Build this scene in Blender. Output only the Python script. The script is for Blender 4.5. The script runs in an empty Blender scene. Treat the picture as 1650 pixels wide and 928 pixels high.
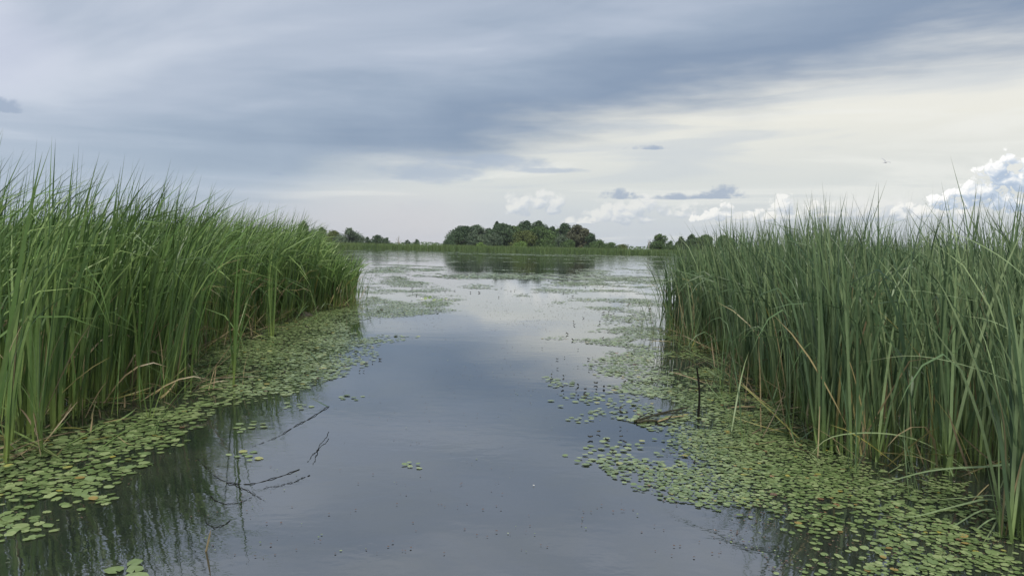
import bpy, math, random
import numpy as np
from mathutils import Matrix, Vector

C = bpy.context.scene.collection
rng = np.random.default_rng(7)
random.seed(7)
R = math.radians

# ------------------------------------------------------------------ camera
EYE = 1.7
FPX = 1200.0
PITCH, ROLL = R(3.13), R(1.2)
_f = np.array([0, math.cos(PITCH), -math.sin(PITCH)])
_u0 = np.array([0, math.sin(PITCH), math.cos(PITCH)])
_r0 = np.array([1.0, 0, 0])
_r = _r0*math.cos(ROLL) + _u0*math.sin(ROLL)
_u = _u0*math.cos(ROLL) - _r0*math.sin(ROLL)
cd = bpy.data.cameras.new('camera')
cam = bpy.data.objects.new('camera', cd)
C.objects.link(cam)
cd.sensor_width = 36; cd.lens = 36*FPX/1650
cd.clip_start = 0.05; cd.clip_end = 20000
cam.matrix_world = Matrix(((_r[0], _u[0], -_f[0], 0), (_r[1], _u[1], -_f[1], 0), (_r[2], _u[2], -_f[2], EYE), (0, 0, 0, 1)))
bpy.context.scene.camera = cam

def ray(px, py):
    return _f + (px-825)/FPX*_r + (464-py)/FPX*_u
def on_water(px, py):                                # where a sight line meets the pond
    d = ray(px, py); t = EYE/-d[2]
    return np.array([d[0]*t, d[1]*t])
def at_depth(px, py, Y):                             # the point of a sight line Y metres ahead
    d = ray(px, py); t = Y/d[1]
    return np.array([d[0]*t, Y, EYE + d[2]*t])
def azel(px, py):
    d = ray(px, py)
    return math.atan2(d[0], d[1]), d[2]/math.hypot(d[0], d[1])

# ------------------------------------------------------------------ node helper
class NT:
    def __init__(s, t): s.t = t; s.L = t.links
    def n(s, kind, **kw):
        nd = s.t.nodes.new(kind)
        for k, v in kw.items(): setattr(nd, k, v)
        return nd
    def put(s, sock, v):
        if isinstance(v, bpy.types.NodeSocket): s.L.new(v, sock)
        elif v is not None:
            if isinstance(v, (tuple, list)) and len(v) == 3 and sock.type == 'RGBA': v = (*v, 1)
            sock.default_value = v
    def m(s, op, a, b=None, c=None, clamp=False):
        nd = s.n('ShaderNodeMath', operation=op, use_clamp=clamp)
        for i, v in enumerate((a, b, c)):
            if v is not None: s.put(nd.inputs[i], v)
        return nd.outputs[0]
    def ramp(s, x, a, b, lo=0.0, hi=1.0, smooth=True):   # map range
        nd = s.n('ShaderNodeMapRange', interpolation_type='SMOOTHSTEP' if smooth else 'LINEAR', clamp=True)
        for i, v in enumerate((x, a, b, lo, hi)): s.put(nd.inputs[i], v)
        return nd.outputs[0]
    def mix(s, f, a, b, blend='MIX'):
        nd = s.n('ShaderNodeMix', data_type='RGBA', blend_type=blend)
        s.put(nd.inputs[0], f); s.put(nd.inputs[6], a); s.put(nd.inputs[7], b)
        return nd.outputs[2]
    def xyz(s, x, y, z=0.0):
        nd = s.n('ShaderNodeCombineXYZ')
        for i, v in enumerate((x, y, z)): s.put(nd.inputs[i], v)
        return nd.outputs[0]
    def noise(s, vec, scale, detail=4.0, rough=0.5, dist=0.0, lac=2.0, dims='3D'):
        nd = s.n('ShaderNodeTexNoise', noise_dimensions=dims)
        s.put(nd.inputs['Vector'], vec); s.put(nd.inputs['Scale'], scale); s.put(nd.inputs['Detail'], detail)
        s.put(nd.inputs['Roughness'], rough); s.put(nd.inputs['Distortion'], dist); s.put(nd.inputs['Lacunarity'], lac)
        return nd.outputs[0]
    def attr(s, name):
        return s.n('ShaderNodeAttribute', attribute_name=name).outputs['Fac']
    def cramp(s, x, stops, interp='LINEAR'):
        nd = s.n('ShaderNodeValToRGB'); cr = nd.color_ramp; cr.interpolation = interp
        while len(cr.elements) < len(stops): cr.elements.new(0.5)
        for e, (p, c) in zip(cr.elements, stops): e.position = p; e.color = (*c, 1)
        s.put(nd.inputs[0], x)
        return nd.outputs[0]

# ------------------------------------------------------------------ sky
SUN_EL, SUN_AZ = R(54), R(178)
W = bpy.data.worlds.new('World'); bpy.context.scene.world = W; W.use_nodes = True
W.node_tree.nodes.clear()
w = NT(W.node_tree)
sky = w.n('ShaderNodeTexSky', sky_type='NISHITA', sun_disc=False, sun_elevation=SUN_EL, sun_rotation=SUN_AZ)
tc = w.n('ShaderNodeTexCoord').outputs['Generated']
sp = w.n('ShaderNodeSeparateXYZ'); w.L.new(tc, sp.inputs[0])
X, Y, Z = sp.outputs
zc = w.m('MAXIMUM', Z, 0.012)
u = w.m('DIVIDE', X, zc); v = w.m('DIVIDE', Y, zc)           # position on a flat cloud deck
hor = w.m('SQRT', w.m('ADD', w.m('MULTIPLY', X, X), w.m('MULTIPLY', Y, Y)))
el = w.m('DIVIDE', Z, w.m('MAXIMUM', hor, 0.001))           # tangent of elevation
az = w.m('ARCTAN2', X, Y)
deckp = w.xyz(u, v, 0.0)
dist = w.m('SQRT', w.m('ADD', w.m('MULTIPLY', u, u), w.m('MULTIPLY', v, v)))
# the far edge of the deck runs across the view as a straight line on the deck plane
n_edge = w.noise(w.xyz(w.m('MULTIPLY', az, 1.6), w.m('MULTIPLY', el, 9.0), 3.1), 2.2, 5, 0.55, dims='2D')
edge = w.m('SUBTRACT', w.m('SUBTRACT', 7.6, w.m('MULTIPLY', u, 1.75)), v)
edge = w.m('DIVIDE', edge, w.m('ADD', w.m('MULTIPLY', dist, 0.42), 0.8))
edge = w.m('ADD', edge, w.m('MULTIPLY', w.m('SUBTRACT', n_edge, 0.5), 1.5))
deck = w.ramp(edge, -0.62, 0.72)
# deck tone: soft fibrous lumps, darkest near the edge
n1 = w.noise(w.xyz(w.m('MULTIPLY', u, 0.16), w.m('MULTIPLY', v, 0.24), 0.0), 1.0, 5, 0.5, 0.6, dims='2D')
n2 = w.noise(w.xyz(w.m('ADD', w.m('MULTIPLY', az, 1.1), w.m('MULTIPLY', el, -1.2)), w.m('MULTIPLY', el, 3.4), 1.7), 2.0, 5, 0.52, 0.5, dims='2D')
tone = w.m('ADD', w.m('MULTIPLY', n1, 0.5), w.m('MULTIPLY', n2, 0.5))
tone = w.ramp(tone, 0.36, 0.63, 0.0, 1.0, False)
near_edge = w.ramp(edge, 0.35, 2.3, 1.0, 0.0)
bandz = w.m('MULTIPLY', near_edge, w.ramp(el, 0.03, 0.13))
tone2 = w.m('SUBTRACT', w.m('ADD', w.m('MULTIPLY', tone, 0.55), 0.46), w.m('MULTIPLY', bandz, 0.72), clamp=True)
deckc = w.cramp(tone2, [(0.0, (0.180, 0.232, 0.316)), (0.45, (0.252, 0.304, 0.384)), (0.8, (0.342, 0.386, 0.462)), (1.0, (0.44, 0.475, 0.54))])
# beyond the deck: bright high cloud, cream higher up, grey towards the horizon
openc = w.cramp(w.m('MULTIPLY', el, 3.0), [(0.0, (0.42, 0.455, 0.50)), (0.10, (0.435, 0.465, 0.495)), (0.26, (0.505, 0.520, 0.505)), (0.50, (0.625, 0.612, 0.550)), (0.85, (0.65, 0.645, 0.62)), (1.0, (0.56, 0.58, 0.61))])
st = w.noise(w.xyz(w.m('ADD', w.m('MULTIPLY', az, 1.3), w.m('MULTIPLY', el, -3.5)), w.m('MULTIPLY', el, 11.0), 5.3), 2.0, 5, 0.55, 0.5, dims='2D')
openc = w.mix(w.ramp(st, 0.50, 0.70, 0.0, 0.55), openc, (0.40, 0.435, 0.475))
openc = w.mix(w.ramp(st, 0.46, 0.30, 0.0, 0.5), openc, (0.66, 0.655, 0.615))
left_pink = w.m('MULTIPLY', w.ramp(az, 0.05, -0.14), w.ramp(el, 0.09, 0.03))
openc = w.mix(w.m('MULTIPLY', left_pink, 0.55), openc, (0.48, 0.455, 0.475))
cl = w.mix(deck, openc, deckc)
lowleft = w.m('MULTIPLY', w.m('MULTIPLY', w.ramp(az, -0.08, -0.5), w.ramp(el, 0.19, 0.05)), 0.55)
cl = w.mix(lowleft, cl, (0.325, 0.385, 0.462))
# a pale break in the deck far left
pb = w.m('ADD', w.m('POWER', w.m('DIVIDE', w.m('ADD', az, 0.68), 0.15), 2.0), w.m('POWER', w.m('DIVIDE', w.m('SUBTRACT', el, 0.205), 0.075), 2.0))
cl = w.mix(w.m('MULTIPLY', w.ramp(w.m('ADD', pb, w.m('MULTIPLY', n_edge, 0.6)), 1.6, 0.2), 0.6), cl, (0.49, 0.505, 0.60))
# cumulus and scud near the horizon
warp = w.noise(w.xyz(w.m('MULTIPLY', az, 34.0), w.m('MULTIPLY', el, 44.0), 0.3), 1.0, 3, 0.55, dims='2D')
def billow(da, de, sa, se, detail):
    nb = w.n('ShaderNodeTexVoronoi', feature='F1', voronoi_dimensions='2D'); nb.inputs['Scale'].default_value = 1.0
    wq = w.m('MULTIPLY', warp, 0.9)
    w.put(nb.inputs['Vector'], w.xyz(w.m('ADD', w.m('MULTIPLY', w.m('ADD', az, da), sa), wq), w.m('ADD', w.m('MULTIPLY', w.m('ADD', el, de), se), wq), 0.0))
    nb.inputs['Detail'].default_value = detail; nb.inputs['Roughness'].default_value = 0.5
    vd = nb.outputs['Distance']
    return w.m('SUBTRACT', 0.5, w.m('MULTIPLY', w.m('MULTIPLY', vd, vd), 1.15))
puff = billow(0, 0, 58.0, 66.0, 3.0)
puffo = billow(-0.0035, 0.0060, 58.0, 66.0, 3.0)                   # the same a little up and left: its slope shades the billows
relief = w.m('SUBTRACT', puff, puffo)
wisp = w.noise(w.xyz(w.m('MULTIPLY', az, 22.0), w.m('MULTIPLY', el, 70.0), 8.0), 1.0, 5, 0.62, dims='2D')
def bank(items, base_flat=3.0, sa=0.0, se=0.0):
    D = None
    for (px, py, wx, up) in items:
        a0, e0 = azel(px, py); a0 -= sa; e0 -= se
        da = w.m('DIVIDE', w.m('SUBTRACT', az, a0), wx/FPX)
        de = w.m('SUBTRACT', el, e0)
        dn = w.m('MULTIPLY', w.m('MINIMUM', de, 0.0), base_flat*FPX/up)
        de = w.m('ADD', w.m('MULTIPLY', w.m('MAXIMUM', de, 0.0), FPX/up), dn)
        d = w.m('SUBTRACT', 1.0, w.m('ADD', w.m('MULTIPLY', da, da), w.m('MULTIPLY', de, de)))
        D = d if D is None else w.m('MAXIMUM', D, d)
    return D
# heaps lit from above: the slope of the heap and of its billows towards the light shades them
def heap(items, flat, k_puff, k_wisp, lo, hi):
    D = bank(items, flat); Do = bank(items, flat, -0.004, 0.0065)
    edge_ = w.m('ADD', w.m('ADD', D, w.m('MULTIPLY', w.m('SUBTRACT', puff, 0.16), k_puff)), w.m('MULTIPLY', w.m('SUBTRACT', wisp, 0.5), k_wisp))
    slope = w.m('SUBTRACT', w.m('MAXIMUM', D, -0.6), w.m('MAXIMUM', Do, -0.6))
    return D, slope, w.ramp(edge_, lo, hi)
# pale soft heaps
D_, sl_, al_ = heap([(838, 338, 34, 34), (872, 330, 30, 28), (893, 336, 26, 30), (1000, 352, 64, 34), (1036, 338, 44, 30), (1108, 345, 44, 22), (950, 358, 60, 12), (1195, 352, 36, 14), (1420, 346, 90, 30)], 2.6, 0.55, 0.9, -0.05, 0.62)
lt = w.m('ADD', w.m('ADD', 0.42, w.m('MULTIPLY', sl_, 1.3)), w.m('ADD', w.m('MULTIPLY', relief, 0.32), w.m('MULTIPLY', w.m('SUBTRACT', wisp, 0.5), 0.5)))
cl = w.mix(w.m('MULTIPLY', al_, 0.88), cl, w.cramp(lt, [(0.12, (0.375, 0.415, 0.475)), (0.45, (0.475, 0.50, 0.535)), (0.85, (0.60, 0.60, 0.585))]))
# bright small heads
D_, sl_, al_ = heap([(1130, 352, 26, 18), (1160, 346, 24, 24), (1262, 333, 22, 22), (1246, 350, 46, 16), (1310, 344, 36, 22), (1500, 346, 60, 22)], 2.2, 0.75, 0.4, -0.02, 0.34)
lt = w.m('ADD', w.m('ADD', 0.40, w.m('MULTIPLY', sl_, 0.9)), w.m('ADD', w.m('MULTIPLY', relief, 0.38), w.m('MULTIPLY', w.m('SUBTRACT', wisp, 0.5), 0.35)))
cl = w.mix(w.m('MULTIPLY', al_, 0.92), cl, w.cramp(lt, [(0.08, (0.385, 0.425, 0.485)), (0.42, (0.53, 0.55, 0.57)), (0.85, (0.70, 0.69, 0.665))]))
# the tower at the right edge: white rim, blue shaded heart
D_, sl_, al_ = heap([(1610, 288, 34, 40), (1650, 300, 60, 34), (1692, 300, 80, 46), (1575, 318, 52, 26), (1625, 324, 50, 22), (1528, 330, 40, 18), (1730, 318, 110, 60)], 2.0, 0.75, 0.25, 0.0, 0.30)
lt = w.m('ADD', w.m('ADD', 0.40, w.m('MULTIPLY', sl_, 1.0)), w.m('ADD', w.m('MULTIPLY', relief, 0.42), w.m('MULTIPLY', w.m('SUBTRACT', 0.45, w.m('MAXIMUM', D_, 0.0)), 0.40)))
cl = w.mix(al_, cl, w.cramp(lt, [(0.08, (0.335, 0.40, 0.50)), (0.38, (0.45, 0.505, 0.58)), (0.62, (0.64, 0.65, 0.66)), (0.95, (0.80, 0.79, 0.77))]))
# dark flat scraps
Dd = bank([(1000, 318, 38, 17), (1085, 320, 38, 11), (1165, 315, 42, 20), (1145, 319, 60, 9), (445, 281, 24, 5), (10, 178, 26, 20), (1040, 240, 50, 9)], 4.0)
Dt = bank([(790, 262, 120, 17), (700, 280, 120, 20), (880, 275, 80, 6)], 1.0)
dd = w.m('ADD', Dd, w.m('ADD', w.m('MULTIPLY', w.m('SUBTRACT', puff, 0.2), 0.35), w.m('MULTIPLY', w.m('SUBTRACT', wisp, 0.5), 1.5)))
cl = w.mix(w.m('MULTIPLY', w.ramp(dd, 0.02, 0.75), 0.85), cl, (0.255, 0.305, 0.395))
dt = w.m('ADD', Dt, w.m('MULTIPLY', w.m('SUBTRACT', wisp, 0.5), 1.6))
cl = w.mix(w.m('MULTIPLY', w.ramp(dt, 0.1, 1.0), 0.6), cl, (0.27, 0.325, 0.42))
STR = 0.1
cl10 = w.n('ShaderNodeVectorMath', operation='SCALE'); w.L.new(cl, cl10.inputs[0]); cl10.inputs['Scale'].default_value = 1/STR
mx = w.mix(0.93, sky.outputs[0], cl10.outputs[0])
bg = w.n('ShaderNodeBackground'); w.L.new(mx, bg.inputs[0]); bg.inputs[1].default_value = STR
wo = w.n('ShaderNodeOutputWorld'); w.L.new(bg.outputs[0], wo.inputs[0])

sl = bpy.data.lights.new('sun', 'SUN'); sl.energy = 3.0; sl.angle = R(12); sl.color = (1, 0.95, 0.87)
so = bpy.data.objects.new('sun', sl); C.objects.link(so)
sd = Vector((math.sin(SUN_AZ)*math.cos(SUN_EL), math.cos(SUN_AZ)*math.cos(SUN_EL), math.sin(SUN_EL)))
so.rotation_euler = (-sd).to_track_quat('-Z', 'Y').to_euler(); so.location = (0, -5, 30)
vs = bpy.context.scene.view_settings
vs.view_transform = 'Standard'; vs.look = 'None'; vs.exposure = 0.47; vs.gamma = 1; vs.use_curve_mapping = False

# ------------------------------------------------------------------ object helpers
def tag(o, label=None, cat=None, group=None, kind=None):
    if label: o['label'] = label
    if cat: o['category'] = cat
    if group: o['group'] = group
    if kind: o['kind'] = kind
    return o
def mesh_np(name, verts, faces, mat, attrs=None, smooth=True):
    """verts (V,3), faces (F,k) int -> mesh"""
    me = bpy.data.meshes.new(name)
    verts = np.ascontiguousarray(verts, np.float32); faces = np.ascontiguousarray(faces, np.int32)
    F, k = faces.shape
    me.vertices.add(len(verts)); me.vertices.foreach_set('co', verts.ravel())
    me.loops.add(F*k); me.loops.foreach_set('vertex_index', faces.ravel())
    me.polygons.add(F); me.polygons.foreach_set('loop_start', np.arange(0, F*k, k, dtype=np.int32))
    me.polygons.foreach_set('use_smooth', np.full(F, smooth))
    for an, av in (attrs or {}).items():
        at = me.attributes.new(an, 'FLOAT', 'POINT'); at.data.foreach_set('value', np.ascontiguousarray(av, np.float32))
    me.update(calc_edges=True); me.validate()
    me.materials.append(mat)
    return me
def link(name, me, parent=None, loc=None, rot=None, scale=None):
    o = bpy.data.objects.new(name, me); C.objects.link(o)
    if parent is not None: o.parent = parent
    if loc is not None: o.location = loc
    if rot is not None: o.rotation_euler = rot
    if scale is not None: o.scale = scale if hasattr(scale, '__len__') else (scale,)*3
    return o
def empty(name, loc, rz=0.0):
    o = link(name, None, loc=loc, rot=(0, 0, rz)); o.empty_display_size = 0.1
    return o
def inpoly(P, poly):
    x, y = P[:, 0], P[:, 1]; inside = np.zeros(len(P), bool); n = len(poly)
    for i in range(n):
        x0, y0 = poly[i]; x1, y1 = poly[(i+1) % n]
        c = ((y0 > y) != (y1 > y)) & (x < (x1-x0)*(y-y0)/((y1-y0) if y1 != y0 else 1e-9)+x0)
        inside ^= c
    return inside
def edge_dist(P, line):
    d = np.full(len(P), 1e9)
    for (a, b) in zip(line[:-1], line[1:]):
        a = np.array(a); b = np.array(b); ab = b-a
        t = np.clip(((P-a)@ab)/(ab@ab), 0, 1)
        d = np.minimum(d, np.linalg.norm(P-(a+t[:, None]*ab), axis=1))
    return d
_tab = rng.random((256, 256))
def vnoise(x, y):
    xi = np.floor(x).astype(int); yi = np.floor(y).astype(int); fx = x-xi; fy = y-yi
    fx = fx*fx*(3-2*fx); fy = fy*fy*(3-2*fy)
    g = lambda i, j: _tab[(xi+i) % 256, (yi+j) % 256]
    return (g(0, 0)*(1-fx)+g(1, 0)*fx)*(1-fy)+(g(0, 1)*(1-fx)+g(1, 1)*fx)*fy
def fbm(x, y, o=3):
    s = 0; a = 0.5; t = 0
    for i in range(o): s = s+a*vnoise(x*2**i+17*i, y*2**i+31*i); t += a; a *= 0.5
    return s/t

# ------------------------------------------------------------------ materials
def newmat(name):
    m = bpy.data.materials.new(name); m.use_nodes = True; m.node_tree.nodes.clear()
    return m, NT(m.node_tree)
def finish(n, shader):
    o = n.n('ShaderNodeOutputMaterial'); n.L.new(shader, o.inputs[0])
def pbr(n, col, rough=0.5, spec=0.5, normal=None, ior=None):
    p = n.n('ShaderNodeBsdfPrincipled'); n.put(p.inputs['Base Color'], col); n.put(p.inputs['Roughness'], rough)
    n.put(p.inputs['Specular IOR Level'], spec)
    if ior: p.inputs['IOR'].default_value = ior
    if normal is not None: n.L.new(normal, p.inputs['Normal'])
    return p.outputs[0]
def leafy(n, col, rough, spec, trans):
    a = pbr(n, col, rough, spec)
    t = n.n('ShaderNodeBsdfTranslucent'); n.put(t.inputs[0], col)
    mxs = n.n('ShaderNodeMixShader'); n.put(mxs.inputs[0], trans); n.L.new(a, mxs.inputs[1]); n.L.new(t.outputs[0], mxs.inputs[2])
    return mxs.outputs[0]
def reed_material(name, g0, g1, g2, base):
    m, n = newmat(name)
    oi = n.n('ShaderNodeObjectInfo').outputs['Random']
    tint = n.attr('tint'); t = n.attr('along')
    # greens 0..0.86, yellowing 0.86..0.92, straw above
    c = n.cramp(tint, [(0.0, g0), (0.42, g1), (0.84, g2), (0.88, (0.20, 0.19, 0.045)), (0.93, (0.30, 0.245, 0.135)), (1.0, (0.19, 0.145, 0.085))])
    gx = n.n('ShaderNodeTexCoord').outputs['Object']
    streak = n.noise(gx, 35.0, 2, 0.5)
    c = n.mix(n.m('MULTIPLY', n.ramp(tint, 0.86, 0.80), n.ramp(t, 0.28, 0.02, 0, 0.7)), c, base)
    c = n.mix(n.m('MULTIPLY', n.ramp(t, 0.90, 1.0), 0.35), c, (0.16, 0.13, 0.06))
    h = n.n('ShaderNodeHueSaturation'); n.put(h.inputs['Color'], c)
    n.put(h.inputs['Value'], n.m('ADD', n.m('MULTIPLY', streak, 0.5), n.m('ADD', 0.6, n.m('MULTIPLY', oi, 0.3))))
    finish(n, leafy(n, h.outputs[0], 0.44, 0.40, 0.20))
    return m
M_reedL = reed_material('left_reed_leaf', (0.036, 0.074, 0.022), (0.090, 0.160, 0.042), (0.200, 0.285, 0.090), (0.19, 0.25, 0.06))
M_reedR = reed_material('right_reed_leaf', (0.036, 0.072, 0.034), (0.094, 0.152, 0.066), (0.210, 0.275, 0.130), (0.16, 0.23, 0.06))
def far_reed_material():
    m, n = newmat('far_reed'); tint = n.attr('tint'); t = n.attr('along')
    c = n.cramp(tint, [(0, (0.085, 0.145, 0.050)), (0.6, (0.135, 0.205, 0.068)), (1, (0.20, 0.25, 0.095))])
    c = n.mix(n.ramp(t, 0.6, 1.0, 0, 0.6), c, (0.15, 0.20, 0.07))
    finish(n, leafy(n, c, 0.6, 0.25, 0.4)); return m
M_far = far_reed_material()
def pad_material():
    m, n = newmat('floating_leaf')
    tint = n.attr('tint'); oi = n.n('ShaderNodeObjectInfo').outputs['Random']
    co = n.n('ShaderNodeTexCoord').outputs['Object']
    k = n.m('ADD', tint, n.m('MULTIPLY', n.m('SUBTRACT', oi, 0.5), 0.0))
    c = n.cramp(k, [(0.0, (0.090, 0.138, 0.048)), (0.45, (0.165, 0.225, 0.086)), (0.86, (0.255, 0.310, 0.140)), (0.92, (0.33, 0.30, 0.06)), (0.97, (0.22, 0.13, 0.065)), (1.0, (0.10, 0.06, 0.04))])
    mot = n.noise(co, 45.0, 3, 0.6)
    h = n.n('ShaderNodeHueSaturation'); n.put(h.inputs['Color'], c); n.put(h.inputs['Value'], n.ramp(mot, 0.3, 0.7, 0.78, 1.18, False))
    finish(n, leafy(n, h.outputs[0], 0.27, 0.6, 0.10)); return m
M_pad = pad_material()
def simple(name, c0, c1, scale=20.0, rough=0.6, spec=0.3, trans=0.0):
    m, n = newmat(name)
    co = n.n('ShaderNodeTexCoord').outputs['Object']
    c = n.mix(n.ramp(n.noise(co, scale, 4, 0.6), 0.3, 0.7), c0, c1)
    finish(n, leafy(n, c, rough, spec, trans) if trans else pbr(n, c, rough, spec)); return m
M_dark = simple('dark_rotten_leaf', (0.018, 0.020, 0.012), (0.050, 0.045, 0.025), 60)
M_straw = simple('straw', (0.42, 0.34, 0.19), (0.30, 0.22, 0.11), 40, trans=0.2)
M_stalk = simple('wet_dead_stalk', (0.016, 0.020, 0.014), (0.035, 0.035, 0.022), 40, 0.5)
M_black = simple('stalk_and_reflection_black', (0.006, 0.007, 0.006), (0.014, 0.013, 0.010), 50, 0.6, 0.12)  # black of the dead stalk and of the modelled stem reflections
M_petal = simple('white_petal', (0.78, 0.78, 0.74), (0.70, 0.70, 0.66), 30, 0.5, 0.3, 0.2)
M_yolk = simple('flower_heart', (0.70, 0.48, 0.06), (0.60, 0.38, 0.04), 30)
M_bird = simple('bird_plumage', (0.34, 0.35, 0.36), (0.42, 0.43, 0.44), 10)
M_bark = simple('tree_bark', (0.10, 0.085, 0.065), (0.17, 0.15, 0.12), 6, 0.85)
M_pale = simple('bare_twig', (0.30, 0.28, 0.24), (0.22, 0.20, 0.17), 6, 0.85)
def land_material():
    m, n = newmat('far_meadow'); co = n.n('ShaderNodeTexCoord').outputs['Object']
    c = n.mix(n.ramp(n.noise(co, 0.05, 5, 0.6), 0.35, 0.65), (0.075, 0.115, 0.035), (0.13, 0.15, 0.06))
    finish(n, pbr(n, c, 0.9, 0.1)); return m
M_land = land_material()
def water_material():
    m, n = newmat('pond_water')
    co = n.n('ShaderNodeTexCoord').outputs['Object']
    s = n.n('ShaderNodeSeparateXYZ'); n.L.new(co, s.inputs[0]); wx, wy = s.outputs[0], s.outputs[1]
    fine = n.noise(n.xyz(n.m('MULTIPLY', wx, 5.0), n.m('MULTIPLY', wy, 7.0), 0.0), 1.0, 3, 0.5)
    broad = n.noise(n.xyz(n.m('MULTIPLY', wx, 0.7), n.m('MULTIPLY', wy, 1.0), 4.0), 1.0, 3, 0.5)
    lane = n.noise(n.xyz(n.m('MULTIPLY', wx, 0.035), n.m('MULTIPLY', wy, 0.12), 9.0), 1.0, 4, 0.55)
    ln = n.ramp(lane, 0.42, 0.66)
    farr = n.ramp(wy, 30.0, 170.0)
    hgt = n.m('ADD', n.m('MULTIPLY', fine, n.m('ADD', 0.0005, n.m('ADD', n.m('MULTIPLY', ln, 0.0012), n.m('MULTIPLY', farr, 0.0042)))), n.m('MULTIPLY', broad, 0.0022))
    b = n.n('ShaderNodeBump'); b.inputs['Strength'].default_value = 1.0; b.inputs['Distance'].default_value = 1.0
    n.L.new(hgt, b.inputs['Height'])
    murk = n.noise(co, 1.1, 6, 0.68, 0.6)
    c = n.mix(n.ramp(murk, 0.35, 0.72), (0.010, 0.013, 0.013), (0.030, 0.033, 0.026))
    rough = n.m('ADD', 0.008, n.m('MULTIPLY', ln, 0.035))
    body = pbr(n, c, rough, 0.6, b.outputs[0], 1.5)
    extra_gloss = n.n('ShaderNodeBsdfGlossy'); extra_gloss.inputs['Color'].default_value = (0.86, 0.89, 0.92, 1)   # added mirror layer that lifts the water's sky reflection
    n.put(extra_gloss.inputs['Roughness'], rough); n.L.new(b.outputs[0], extra_gloss.inputs['Normal'])
    fs = n.n('ShaderNodeMixShader'); n.put(fs.inputs[0], n.ramp(murk, 0.25, 0.75, 0.26, 0.20)); n.L.new(body, fs.inputs[1]); n.L.new(extra_gloss.outputs[0], fs.inputs[2])
    finish(n, fs.outputs[0]); return m
M_water = water_material()

# ------------------------------------------------------------------ setting: water, far land
def grid_mesh(name, xs, ys, zf, mat):
    gx, gy = np.meshgrid(xs, ys); z = zf(gx, gy)
    Vv = np.stack([gx.ravel(), gy.ravel(), z.ravel()], 1); nx = len(xs); ny = len(ys)
    i, j = np.meshgrid(np.arange(nx-1), np.arange(ny-1)); a = (j*nx+i).ravel()
    return mesh_np(name, Vv, np.stack([a, a+1, a+nx+1, a+nx], 1), mat)
wm = grid_mesh('water', np.linspace(-420, 420, 15), np.linspace(-60, 262, 12), lambda x, y: x*0, M_water)
tag(link('water', wm), kind='structure')
SHORE = 243.0
def land_z(x, y):
    return np.where(y < 255, -1.2+(y-235)*0.085, 0.5+np.clip(y-255, 0, 400)*0.0008) + 0.25*fbm(x*0.02+50, y*0.02)
lm = grid_mesh('land', np.linspace(-1400, 1400, 90), np.concatenate([np.linspace(236, 330, 14), np.linspace(360, 1900, 20)]), land_z, M_land)
tag(link('land', lm), kind='structure')
bm_ = grid_mesh('pond_bed', np.linspace(-1450, 1450, 20), np.linspace(-1000, 1950, 20), lambda x, y: x*0-1.6, M_land)
tag(link('pond_bed', bm_), kind='structure')

# ------------------------------------------------------------------ reed blades
def blades(base, phi, L, lean, curve, width, tint, nseg, twist, kink=None, kink_t=None, power=2.8):
    """N ribbons: heading phi, leaning `lean` at the root and bending `curve` more to the tip."""
    N = len(L); t = np.linspace(0, 1, nseg+1)
    th = lean[:, None]+curve[:, None]*t[None]**power
    if kink is not None:
        th = th+kink[:, None]*np.clip((t[None]-kink_t[:, None])/0.10+0.5, 0, 1)
    tm = 0.5*(th[:, 1:]+th[:, :-1]); ds = (L/nseg)[:, None]
    hx = np.concatenate([np.zeros((N, 1)), np.cumsum(np.sin(tm)*ds, 1)], 1)
    hz = np.concatenate([np.zeros((N, 1)), np.cumsum(np.cos(tm)*ds, 1)], 1)
    cp, sp_ = np.cos(phi)[:, None], np.sin(phi)[:, None]
    P = np.stack([base[:, 0:1]+hx*cp, base[:, 1:2]+hx*sp_, base[:, 2:3]+hz], 2)
    T = np.stack([np.sin(th)*cp, np.sin(th)*sp_, np.cos(th)], 2)
    S = np.stack([-sp_+0*th, cp+0*th, 0*th], 2)
    Nn = np.cross(T, S)
    tw = twist[:, None]*(0.4+t[None])
    D = S*np.cos(tw)[..., None]+Nn*np.sin(tw)[..., None]
    wp = np.where(t < 0.12, 0.72+t*2.3, 1.0)*np.clip(1-t**4.0, 0.02, 1)
    Wd = 0.5*width[:, None]*wp[None]
    A = P-D*Wd[..., None]; B = P+D*Wd[..., None]
    Vv = np.stack([A, B], 2).reshape(-1, 3)
    k = np.arange(nseg)*2
    q = np.stack([k, k+1, k+3, k+2], 1)
    F = (np.arange(N)[:, None, None]*(nseg+1)*2+q[None]).reshape(-1, 4)
    return Vv, F, np.repeat(tint, (nseg+1)*2), np.tile(np.repeat(t, 2), N)

EDGE_L = [tuple(on_water(*p)) for p in [(-190, 770), (-60, 725), (40, 706), (120, 692), (190, 665), (285, 634), (305, 590), (328, 562), (400, 532), (480, 506), (545, 492), (568, 487)]]
POLY_L = [(-9, 2.6)] + EDGE_L + [(-5.2, 23.5), (-8.0, 34), (-13, 50), (-24, 75), (-70, 110), (-70, 2.6)]
EDGE_R = [tuple(on_water(*p)) for p in [(2300, 860), (1900, 815), (1720, 792), (1640, 778), (1560, 764), (1470, 748), (1385, 736), (1345, 712), (1300, 676), (1236, 646), (1205, 615), (1165, 574), (1120, 548), (1080, 534)]]
POLY_R = [(16, 4.6)] + EDGE_R + [(4.0, 18), (6.5, 28), (12, 44), (24, 66), (70, 95), (70, 4.6)]

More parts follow.
